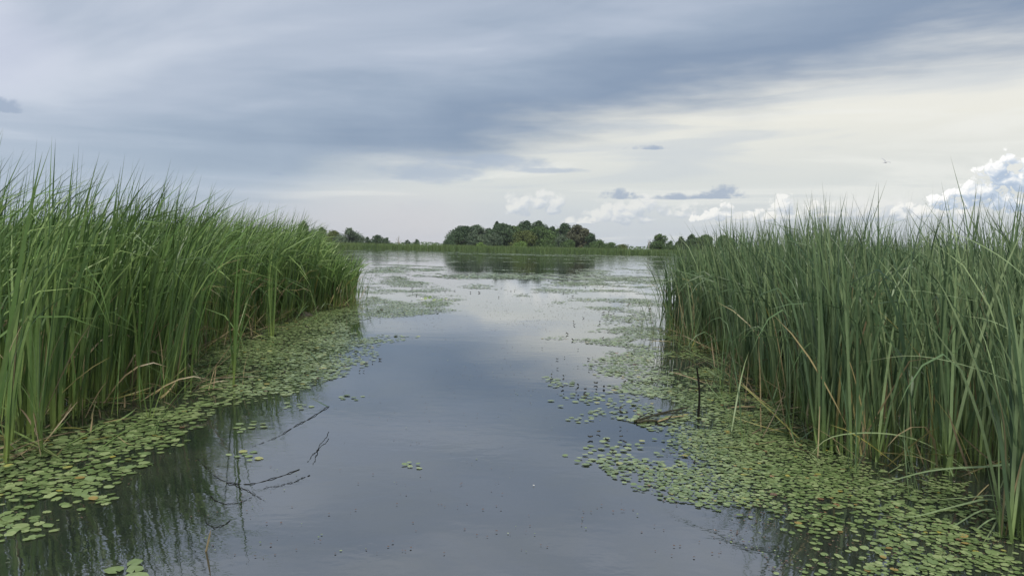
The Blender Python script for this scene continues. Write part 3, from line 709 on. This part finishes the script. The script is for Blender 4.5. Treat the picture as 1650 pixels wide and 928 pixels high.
for key, k, lab, grp in [('ln', 130, 'round green floating leaf in the near left patch beside dark reflections', 'floating leaves in the near left patch'),
                         ('rn', 165, 'small round floating leaf at the near rim of the right mat', 'floating leaves at the near right rim')]:
    P, S, T_ = split_near(key, k)
    for i in range(len(P)):
        j = int(rp.integers(0, 12)) if rp.random() > 0.018 else int(rp.integers(12, 14))
        o = link('floating_leaf', pad_meshes[j], loc=(P[i, 0], P[i, 1], rp.uniform(0.003, 0.012)), rot=(rp.normal(0, 0.06), rp.normal(0, 0.06), rp.uniform(0, 6.28)), scale=(S[i]*rp.uniform(.8, 1.1), S[i], S[i]))
        side = P[i, 0]/P[i, 1]*FPX+825
        if j >= 12: tag(o, ('yellowed' if j == 12 else 'reddish brown')+' floating leaf among green ones in the '+('near left patch' if key == 'ln' else 'near right mat'), 'floating leaf', 'discoloured floating leaves '+('left' if key == 'ln' else 'right')+str(j-11)); continue
        row = 'bottom' if EYE/P[i, 1] > 0.37 else 'upper'
        if key == 'rn': row += ' left' if side < 1420 else ' right'
        tag(o, lab+', '+row+' part', 'floating leaf', grp+', '+row)
def cluster(px, py, n, wpx, hpx, size, label):
    c = on_water(px, py); P = []
    for i in range(n*6):
        q = on_water(px+rp.normal(0, wpx), py+rp.normal(0, hpx))
        if all(np.hypot(*(q-p)) > size*1.15 for p in P): P.append(q)
        if len(P) >= n: break
    P = np.array(P); t = empty('leaf_rosette', (c[0], c[1], 0)); tag(t, label, 'floating plant')
    for p in P:
        link('leaf', pad_meshes[int(rp.integers(0, 13))], t, (p[0]-c[0], p[1]-c[1], rp.uniform(.003, .01)), (rp.normal(0, .04), rp.normal(0, .04), rp.uniform(0, 6.28)), size*rp.uniform(.4, .62))
for a_ in [(668, 750, 10, 10, 2.6, .05, 'small raft of yellow green floating leaves alone in mid channel'),
           (563, 641, 8, 9, 1.6, .07, 'tiny floating leaf raft in open water near the slanting leaf stub'),
           (404, 688, 12, 11, 3, .07, 'floating leaf raft beside the reflections at the left'),
           (398, 735, 8, 14, 3, .06, 'faint floating leaf raft just above the curved black reflections'),
           (976, 741, 30, 22, 4, .06, 'long floating leaf raft off the left rim of the right mat'),
           (992, 720, 22, 18, 4, .06, 'floating leaf raft above the long raft off the right mat'),
           (928, 676, 8, 8, 2, .06, 'tiny raft of floating leaves left of the broken stem heap'),
           (958, 664, 8, 9, 2, .06, 'small raft of floating leaves right above the tiny raft'),
           (960, 643, 30, 32, 4, .065, 'wide thin raft of floating leaves in the right channel'),
           (905, 617, 14, 10, 3, .07, 'bright raft of floating leaves with a dark leaf on its left'),
           (978, 600, 16, 12, 3, .07, 'pale yellow green raft of floating leaves right of centre'),
           (625, 543, 24, 24, 2.2, .075, 'outlying raft of floating leaves off the rim of the left mat'),
           (480, 655, 8, 14, 2, .06, 'thin floating leaf raft under the lower rim of the left mat')]:
    cluster(*a_)
# far rafts of leaves merging into one mass
def rafts(n, ymin, ymax, rr):
    Yv = np.exp(rr.uniform(math.log(ymin), math.log(ymax), n)); Xv = rr.uniform(-0.22, 0.26, n)*Yv
    nz = fbm(Xv*0.04+11, Yv*0.07+5, 3)
    far = np.clip((Yv-90)/90, 0, 1)
    k = rr.random(n) < np.clip((nz-0.56)*3.2+far*0.47, 0, 1)
    P = np.stack([Xv, Yv], 1)[k]; size = 0.10+rr.exponential(0.16, len(P))*np.clip(P[:, 1]/90, .4, 2.0)
    return P, size
P, size = rafts(15000, 40, 238, rp)
V3, F, ti = pads(P, size, rp.uniform(0.1, 0.7, len(P)), rp, 0.01)
zc_ = V3[:, 2].copy(); V3[:, 2] = 0.004+np.minimum(zc_, 0.02)
VV.append(V3); FF.append(F+off); TT.append(ti); off += len(V3)
o = link('floating_leaf_mat', mesh_np('floating_leaf_mat', np.concatenate(VV), np.concatenate(FF), M_pad, {'tint': np.concatenate(TT)}, smooth=False))
tag(o, 'mat of small round floating leaves spread over the water', 'floating leaves', kind='stuff')
print('pads', off//PADN)

# dark curled leaves and bits lying on the mats
def curl_mesh(seed):
    r_ = np.random.default_rng(seed); nu, nv = 5, 3
    Vv = []
    for i in range(nu):
        for j in range(nv):
            u_ = (i/(nu-1)-.5)*2; v_ = (j/(nv-1)-.5)*2
            wdt = (1-u_*u_*0.85)*0.55
            Vv.append((u_+r_.normal(0, .08), v_*wdt+r_.normal(0, .05), 0.45*abs(v_)**1.5+0.35*u_*u_*r_.uniform(.2, 1.4)+r_.normal(0, .05)+0.08))
    F = [(i*nv+j, (i+1)*nv+j, (i+1)*nv+j+1, i*nv+j+1) for i in range(nu-1) for j in range(nv-1)]
    return mesh_np('curled_leaf', np.array(Vv), np.array(F), M_dark)
CM = [curl_mesh(i) for i in range(6)]
CUR = [([(330, 600), (420, 540), (560, 500), (640, 490), (640, 560), (590, 600), (470, 630), (340, 640)], 75, 'left', 'small dark curled leaf lying on the left leaf mat'),
       ([(850, 545), (1000, 490), (1090, 470), (1090, 530), (1150, 580), (1060, 640), (900, 640), (880, 590)], 75, 'right', 'small dark curled leaf lying on the water right of the channel'),
       ([(870, 690), (1000, 650), (1060, 700), (1000, 740), (880, 712)], 10, 'mid', 'small dark curled leaf afloat left of the broken stem heap'),
       ([(640, 440), (1050, 430), (1080, 470), (900, 480), (640, 480)], 60, 'far', 'dark curled leaf floating on the pale water beyond the leaf mats')]
for poly, n, key, lab in CUR:
    Q = np.array([on_water(*p) for p in poly]); pp = np.array(poly, float); k = 0
    while k < n:
        c = np.array([[rp.uniform(pp[:, 0].min(), pp[:, 0].max()), rp.uniform(pp[:, 1].min(), pp[:, 1].max())]])
        if not inpoly(c, pp)[0]: continue
        x, y = on_water(*c[0]); s = rp.uniform(0.014, 0.032)*np.clip(y/14, .8, 1.35); k += 1
        tag(link('curled_leaf', CM[int(rp.integers(6))], loc=(x, y, 0.012), rot=(rp.normal(0, .3), rp.normal(0, .3), rp.uniform(0, 6.28)), scale=(s, s, s)), lab, 'dead leaf', 'dark curled leaves, ' + key)

# fine bits: specks of duckweed and leaf crumbs on the water
Pb = []
for poly, n in [([(300, 700), (640, 600), (700, 560), (1050, 600), (1000, 800), (1250, 900), (300, 900)], 420), ([(620, 560), (850, 480), (1050, 520), (1000, 640), (820, 640)], 520), ([(600, 450), (1090, 450), (1090, 540), (620, 530)], 1800), ([(590, 412), (1095, 420), (1095, 455), (590, 450)], 2600), ([(1010, 770), (1100, 690), (1240, 650), (1560, 770), (1690, 900), (1250, 925)], 1500), ([(0, 720), (300, 660), (640, 545), (560, 600), (300, 720), (100, 860), (0, 870)], 1200)]:
    pp = np.array(poly, float); c = np.stack([rp.uniform(pp[:, 0].min(), pp[:, 0].max(), n*2), rp.uniform(pp[:, 1].min(), pp[:, 1].max(), n*2)], 1)
    c = c[inpoly(c, pp)]
    c = c[fbm(c[:, 0]*0.02, c[:, 1]*0.05, 3) > rp.uniform(.4, .62, len(c))]
    Pb += [on_water(*q) for q in c]
Pb = np.array(Pb)
V3, F, ti = pads(Pb, rp.uniform(0.003, 0.008, len(Pb))*np.clip(Pb[:, 1]/9, 1, 4), np.where(rp.random(len(Pb)) < .75, 1.0, rp.uniform(.2, .8, len(Pb))), rp, .3)
tag(link('leaf_crumbs', mesh_np('leaf_crumbs', V3, F, M_pad, {'tint': ti}, smooth=False)), 'specks of leaf crumbs scattered over the open water', 'debris', kind='stuff')

# water lily with raised leaves and white flowers
def flower(parent, x, y, z, s):
    Vv, F = [], []
    for ring, (n, rad, h) in enumerate([(7, 1.0, .45), (5, .65, .75)]):
        for i in range(n):
            a = 2*math.pi*(i+.5*ring)/n; c_, s_ = math.cos(a), math.sin(a); k = len(Vv)
            for (rr, ww, hh) in [(.12, .08, 0), (rad*.6, .26, h*.45), (rad, .03, h)]:
                Vv += [(rr*c_-ww*s_, rr*s_+ww*c_, hh), (rr*c_+ww*s_, rr*s_-ww*c_, hh)]
            F += [(k, k+1, k+3, k+2), (k+2, k+3, k+5, k+4)]
    f = link('flower', mesh_np('flower', np.array(Vv), np.array(F), M_petal), parent, (x, y, z), None, s)
    bm2 = mesh_np('flower_heart', np.array([(.16*math.cos(i), .16*math.sin(i), .0) for i in np.arange(6)*1.047]+[(.13*math.cos(i), .13*math.sin(i), .3) for i in np.arange(6)*1.047]), np.array([(i, (i+1) % 6, 6+(i+1) % 6, 6+i) for i in range(6)]), M_yolk)
    link('flower_heart', bm2, f)
c = on_water(695, 485); t = empty('water_lily', (c[0], c[1], 0)); tag(t, 'water lily with raised leaves and white flowers beyond the left mat', 'water lily')
for (dx, dy, z, tilt, s) in [(-.18, 0, .12, .9, .16), (-.05, .1, .17, 1.1, .15), (.1, -.05, .06, .5, .17), (.3, 0, .07, .5, .15), (.45, .05, .12, .9, .13), (-.4, .05, .02, .15, .17), (.2, .1, .02, .1, .16), (.62, 0, .02, .2, .14), (-.6, 0, .015, .1, .13)]:
    link('leaf', pad_meshes[int(rp.integers(0, 8))], t, (dx, dy, z*.6), (tilt*.7, rp.normal(0, .3), rp.uniform(-.5, .5)), s*.42)
flower(t, -.28, -.12, .03, .085); flower(t, .47, -.1, .05, .07)
c = on_water(860, 783); t = empty('floating_blossom', (c[0], c[1], 0)); tag(t, 'single tiny white blossom floating in the dark foreground water', 'flower'); flower(t, 0, 0, .004, .009)
# dark root lump at the left bed foot
c = on_water(491, 509); r_ = np.random.default_rng(9); a = np.arange(12)/12*6.283; Vv = []
for k, (rad, h) in enumerate([(1, -.1), (.92, .35), (.6, .75), (.12, .9)]):
    q = rad*(1+r_.normal(0, .12, 12)); Vv += [(q[i]*.2*math.cos(a[i]), q[i]*.14*math.sin(a[i]), h*.1+r_.normal(0, .008)) for i in range(12)]
F = [(k*12+i, k*12+(i+1) % 12, (k+1)*12+(i+1) % 12, (k+1)*12+i) for k in range(3) for i in range(12)]
tag(link('root_clump', mesh_np('root_clump', np.array(Vv), np.array(F), M_dark), loc=(c[0], c[1], 0)), 'dark hump of rotten roots at the foot of the left bed', 'root clump')

# ------------------------------------------------------------------ far reed belt
rb = np.random.default_rng(33); n = 17000
bx = rb.uniform(-95, 125, n); by = SHORE+2.5*(fbm(bx*0.06, bx*0+2)-.5)*2+np.abs(rb.normal(0, 1, n))*rb.choice([.6, 5, 12], n)
hh = (2.15+0.35*fbm(bx*0.12, by*0.2))*rb.uniform(.82, 1.1, n)
Vv, F, ti, al = blades(np.c_[bx, by, np.full(n, -.1)], rb.uniform(0, 6.283, n), hh, np.abs(rb.normal(0, R(5), n)), np.abs(rb.normal(0, R(18), n)), rb.uniform(.08, .17, n), np.clip(fbm(bx*.15, by*.3)*.9+rb.normal(0, .15, n), 0, 1), 3, rb.uniform(-1.2, 1.2, n))
tag(link('far_reed_belt', mesh_np('far_reed_belt', Vv, F, M_far, {'tint': ti, 'along': al})), 'level belt of green reeds along the far shore', 'reed belt', kind='stuff')

# ------------------------------------------------------------------ trees
def crown_mat(name, c0, c1):
    m, n = newmat(name); tint = n.attr('tint')
    c = n.mix(tint, c0, c1); finish(n, leafy(n, c, 0.6, 0.25, 0.22)); return m
CR = {'dark': crown_mat('dark_crown', (0.045, 0.080, 0.040), (0.085, 0.135, 0.062)),
      'willow': crown_mat('willow_crown', (0.075, 0.115, 0.070), (0.13, 0.175, 0.105)),
      'green': crown_mat('green_crown', (0.06, 0.11, 0.036), (0.115, 0.18, 0.06)),
      'olive': crown_mat('olive_crown', (0.085, 0.115, 0.030), (0.135, 0.165, 0.05)),
      'bright': crown_mat('bright_crown', (0.11, 0.19, 0.04), (0.17, 0.26, 0.07)),
      'russet': crown_mat('russet_crown', (0.080, 0.090, 0.050), (0.125, 0.130, 0.075))}
def tree(name, px, top, Yd, wpx, kind, label, group=None, seed=0, bare=False, low=0.12, cat='tree'):
    r = np.random.default_rng(seed*7+3)
    p = at_depth(px, top, Yd); x = p[0]; z0 = float(land_z(np.array([x]), np.array([Yd]))[0])-0.1
    H = max(p[2]-z0, 1.2); Wd = wpx/FPX*Yd
    t = empty(name, (x, Yd, z0)); tag(t, label, cat, group)
    segs = []; tops = []
    V_, F_ = tube('trunk', [(0, 0, 0), (r.normal(0, .03)*H, 0, H*.4), (r.normal(0, .04)*H, 0, H*.86)], 0.03*H**.8+.03, None, 6, 6, .25)
    VV_, FF_ = [V_], [F_]; o_ = len(V_)
    for k in range(11 if bare else 6):
        zb = H*r.uniform(.2, .62); a = r.uniform(0, 6.283); q = np.array([math.cos(a)*Wd*.42*r.uniform(.5, 1), math.sin(a)*Wd*.42*r.uniform(.5, 1), min(H*.95, zb+H*r.uniform(.18, .4))])
        V_, F_ = tube('limb', [(0, 0, zb), q*[.5, .5, 1]*[1, 1, .6]+[0, 0, zb*.4], q], .010*H**.8+.02, None, 4, 5, .3)
        VV_.append(V_); FF_.append(F_+o_); o_ += len(V_)
    link('trunk', mesh_np('trunk', np.concatenate(VV_), np.concatenate(FF_), M_pale if bare else M_bark), t)
    if bare: return t
    nc = int(np.clip(12+H*1.5, 12, 30)); cs = []
    for k in range(nc):
        f = (k+r.random())/nc; zz = H*(low+(.88-low)*f)
        env = math.sin(math.pi*min(1, (.30+.68*f)))**.6
        a = r.uniform(0, 6.283); rr = math.sqrt(r.random())*Wd*.40*env
        cs.append((rr*math.cos(a), rr*math.sin(a), zz, r.choice([.10, .16, .22, .26])*r.uniform(.85, 1.1)*Wd*(.6+.5*env), r.uniform(.15, .85)))
    cs.append((0, 0, H*.91, .10*Wd, .5))
    P_, S_, T_ = [], [], []
    for (cx, cy, cz, rad, tn) in cs:
        m_ = int(np.clip(150*rad*rad, 70, 420))
        d_ = r.normal(0, 1, (m_, 3)); d_ /= np.linalg.norm(d_, axis=1)[:, None]
        rr = rad*(r.uniform(.1, 1.15, m_)**.55+np.abs(r.normal(0, .10, m_)))
        q = np.array([cx, cy, cz])+d_*rr[:, None]*[1, 1, .78]
        P_.append(q); T_.append(np.clip(tn+r.normal(0, .2, m_), 0, 1))
    P_ = np.concatenate(P_); T_ = np.concatenate(T_); P_[:, 2] = np.clip(P_[:, 2], .1, H*1.02); N = len(P_)
    s = r.uniform(.20, .42, N)*np.clip(H/8, .55, 1.1)
    a1 = r.normal(0, 1, (N, 3)); a1 /= np.linalg.norm(a1, axis=1)[:, None]
    a2 = np.cross(a1, r.normal(0, 1, (N, 3))); a2 /= np.linalg.norm(a2, axis=1)[:, None]
    V4 = np.stack([P_-a1*s[:, None], P_-a2*.55*s[:, None], P_+a1*s[:, None], P_+a2*.55*s[:, None]], 1).reshape(-1, 3)
    link('crown', mesh_np('crown', V4, np.arange(N*4).reshape(N, 4), CR[kind], {'tint': np.repeat(T_, 4)}), t)
    return t
TREES = [
 ('shrub', 722, 387, 258, 16, 'dark', 'small dark shrub at the left foot of the grove', .05),
 ('tree', 748, 368, 272, 34, 'dark', 'dark rounded tree at the left end of the grove', .05),
 ('tree', 734, 378, 265, 26, 'dark', 'low dark tree leaning off the left end of the grove', .05),
 ('willow_tree', 769, 366, 270, 32, 'willow', 'grey green willow second from the left end of the grove', .05),
 ('poplar_tree', 801, 356, 280, 10, 'dark', 'narrow poplar top rising highest out of the grove', .3),
 ('tree', 811, 363, 276, 36, 'dark', 'broad dark tree just right of the narrow poplar', .05),
 ('tree', 826, 366, 282, 24, 'green', 'mid green tree between the broad dark tree and the tall centre tree', .05),
 ('willow_tree', 797, 378, 262, 22, 'willow', 'low pale willow in front of the narrow poplar', .05),
 ('tree', 849, 358, 290, 30, 'dark', 'left one of two tall trees at the centre of the grove', .08),
 ('tree', 868, 358, 288, 32, 'dark', 'right one of two tall trees at the centre of the grove', .08),
 ('tree', 846, 375, 264, 30, 'olive', 'olive tree in front of the two tall centre trees, left one', .05),
 ('tree', 872, 369, 266, 34, 'green', 'fresh green tree in front of the tall centre trees, right one', .05),
 ('tree', 891, 366, 282, 18, 'dark', 'slim dark tree right of the two tall centre trees', .05),
 ('tree', 909, 362, 284, 30, 'dark', 'large dark tree in the right half of the grove', .05),
 ('willow_tree', 907, 380, 262, 20, 'willow', 'small pale willow bush in front of the large dark tree on the right', .03),
 ('tree', 931, 365, 278, 26, 'russet', 'brownish tree near the right end of the grove', .05),
 ('tree', 944, 370, 276, 20, 'russet', 'smaller brownish tree at the right end of the grove', .08),
 ('tree', 953, 378, 270, 16, 'dark', 'low dark tree closing the right end of the grove', .05),
 ('tree', 787, 370, 284, 26, 'dark', 'dark tree filling the dip right of the grey green willow', .05),
 ('tree', 836, 367, 286, 24, 'dark', 'dark tree in the dip before the two tall centre trees', .05),
 ('tree', 899, 372, 290, 26, 'green', 'green tree filling the gap after the slim dark tree', .05),
 ('tree', 921, 371, 290, 22, 'dark', 'dark tree filling the gap before the brownish tree', .05),
 ('shrub', 775, 391, 256, 14, 'bright', 'bright green bush under the grey green willow', .02),
 ('shrub', 840, 389, 256, 17, 'bright', 'bright green bush at the centre foot of the grove', .02),
 ('shrub', 884, 385, 258, 20, 'green', 'green bush at the foot of the slim dark tree', .02),
 ('shrub', 917, 387, 257, 18, 'green', 'green bush at the foot of the brownish tree', .02),
 ('shrub', 966, 386, 262, 26, 'green', 'first low bush trailing right from the grove', .02),
 ('shrub', 985, 391, 262, 24, 'green', 'second low bush trailing right from the grove', .02),
 ('shrub', 1003, 394, 264, 20, 'olive', 'last and lowest bush trailing right from the grove', .02),
 ('tree', 1063, 379, 266, 26, 'green', 'round tree standing alone left of the right reed bed', .08),
 ('shrub', 1082, 388, 262, 20, 'green', 'low bush right of the lone round tree', .02),
 ('tree', 1097, 383, 270, 20, 'dark', 'dark tree half hidden by the tip of the right reeds', .05),
 ('tree', 1115, 379, 272, 22, 'dark', 'tallest dark tree behind the tip of the right reeds', .05),
 ('tree', 1138, 381, 270, 26, 'green', 'green tree behind the right reeds, right of the dark trees', .05),
 ('tree', 1168, 382, 272, 26, 'green', 'rightmost green tree showing over the right reeds', .05),
 ('willow_tree', 489, 352, 262, 18, 'willow', 'tall grey green tree behind the right end of the left reeds', .1),
 ('tree', 519, 363, 262, 22, 'willow', 'greyish tree right of the tall grey green one behind left reeds', .05),
 ('tree', 538, 368, 260, 20, 'olive', 'dull olive tree just left of the pale willow', .05),
 ('willow_tree', 561, 365, 258, 32, 'willow', 'pale feathery willow past the end of the left reed bed', .03),
 ('willow_tree', 579, 377, 258, 22, 'willow', 'low pale willow just right of the feathery willow', .03),
 ('tree', 592, 379, 262, 14, 'dark', 'small dark tree beside the low pale willow', .05),
 ('tree', 608, 376, 264, 20, 'dark', 'larger dark tree of the small trees on the left far shore', .05),
 ('tree', 624, 380, 264, 16, 'dark', 'dark tree with gaps right of the larger dark one', .05),
 ('shrub', 657, 384, 268, 10, 'dark', 'left one of two tiny dark shrubs on the far shore', .05),
 ('shrub', 671, 383, 268, 11, 'dark', 'right one of two tiny dark shrubs on the far shore', .05),
]
for i, (nm, px, top, Yd, wpx, kd, lab, low) in enumerate(TREES):
    tree(nm, px, top-(2.5 if nm != 'shrub' and px > 700 else -2.5 if px < 700 else 0), Yd, wpx*(1.5 if 700 < px < 960 else 1.25), kd, lab, seed=i, low=low, cat='bush' if nm == 'shrub' else 'tree')
tree('bare_tree', 643, 377, 264, 14, None, 'bare pale shrub without leaves on the left far shore', seed=80, bare=True)
tree('bare_tree', 1046, 383, 262, 8, None, 'thin bare tree left of the lone round tree', seed=81, bare=True)
# low wood on the skyline
rw = np.random.default_rng(44); n = 9000
wx_ = rw.uniform(-420, 420, n); wy_ = rw.uniform(640, 700, n); hz_ = (1.8+3.4*fbm(wx_*.03, wx_*0, 3)**2*2)*rw.random(n)**.6
P_ = np.stack([wx_, wy_, .7+hz_], 1); s = rw.uniform(.5, 1.1, n)
a1 = rw.normal(0, 1, (n, 3)); a1 /= np.linalg.norm(a1, axis=1)[:, None]; a2 = np.cross(a1, rw.normal(0, 1, (n, 3))); a2 /= np.linalg.norm(a2, axis=1)[:, None]
V4 = np.stack([P_-a1*s[:, None], P_-a2*.6*s[:, None], P_+a1*s[:, None], P_+a2*.6*s[:, None]], 1).reshape(-1, 3)
tag(link('distant_wood', mesh_np('distant_wood', V4, np.arange(n*4).reshape(n, 4), CR['green'], {'tint': np.repeat(rw.random(n), 4)})), 'thin line of distant bushes on the horizon', 'wood', kind='stuff')

# ------------------------------------------------------------------ bird
def bird():
    p = at_depth(1427, 262, 75)
    t = empty('bird', p, R(25)); tag(t, 'small grey bird gliding in the sky above the right reeds', 'bird')
    prof = [(-.24, .008), (-.2, .03), (-.1, .055), (.03, .065), (.14, .05), (.2, .038), (.25, .03), (.29, .006)]
    Vv = [(x, rr*math.cos(a), rr*.9*math.sin(a)+(.02 if x > .15 else 0)) for (x, rr) in prof for a in np.arange(8)/8*6.283]
    F = [(k*8+i, k*8+(i+1) % 8, (k+1)*8+(i+1) % 8, (k+1)*8+i) for k in range(len(prof)-1) for i in range(8)]
    link('body', mesh_np('body', np.array(Vv), np.array(F), M_bird), t)
    for s in (1, -1):
        st_ = [(0, .03, .10, -.10, .0), (.18, .05, .12, -.09, .07), (.36, .04, .10, -.08, .12), (.52, -.02, .03, -.10, .13), (.62, -.10, -.09, -.13, .12)]
        Vw = []
        for (y, _, le, te, z) in st_: Vw += [(le, s*y, z+.012), (te, s*y, z+.006), (le, s*y, z-.006), (te, s*y, z)]
        Fw = []
        for k in range(len(st_)-1):
            b_ = k*4; Fw += [(b_, b_+1, b_+5, b_+4), (b_+2, b_+6, b_+7, b_+3), (b_, b_+4, b_+6, b_+2), (b_+1, b_+3, b_+7, b_+5)]
        link('wing', mesh_np('wing', np.array(Vw), np.array(Fw), M_bird), t, None, (s*R(10), 0, 0))
    link('tail', mesh_np('tail', np.array([(-.2, .03, 0), (-.2, -.03, 0), (-.36, -.07, 0), (-.36, .07, 0), (-.2, .03, .012), (-.2, -.03, .012), (-.36, -.07, .008), (-.36, .07, .008)]), np.array([(0, 1, 2, 3), (4, 7, 6, 5), (0, 4, 5, 1), (2, 6, 7, 3), (1, 5, 6, 2), (0, 3, 7, 4)]), M_bird), t)
    t.rotation_euler = (R(28), R(-12), R(25))
bird()

# ------------------------------------------------------------------ haze over the marsh
hm, n = newmat('haze'); hv = n.n('ShaderNodeVolumePrincipled')
hv.inputs['Color'].default_value = (0.80, 0.86, 0.95, 1); hv.inputs['Density'].default_value = 0.00012
ho = n.n('ShaderNodeOutputMaterial'); n.L.new(hv.outputs[0], ho.inputs['Volume'])
hb = np.array([(x, y, z) for z in (-2.6, 26) for y in (-1050, 2000) for x in (-1500, 1500)], float)
tag(link('haze', mesh_np('haze', hb, np.array([(0, 2, 3, 1), (4, 5, 7, 6), (0, 1, 5, 4), (2, 6, 7, 3), (0, 4, 6, 2), (1, 3, 7, 5)]), hm, smooth=False)), 'thin haze over the marsh', 'haze', kind='stuff')
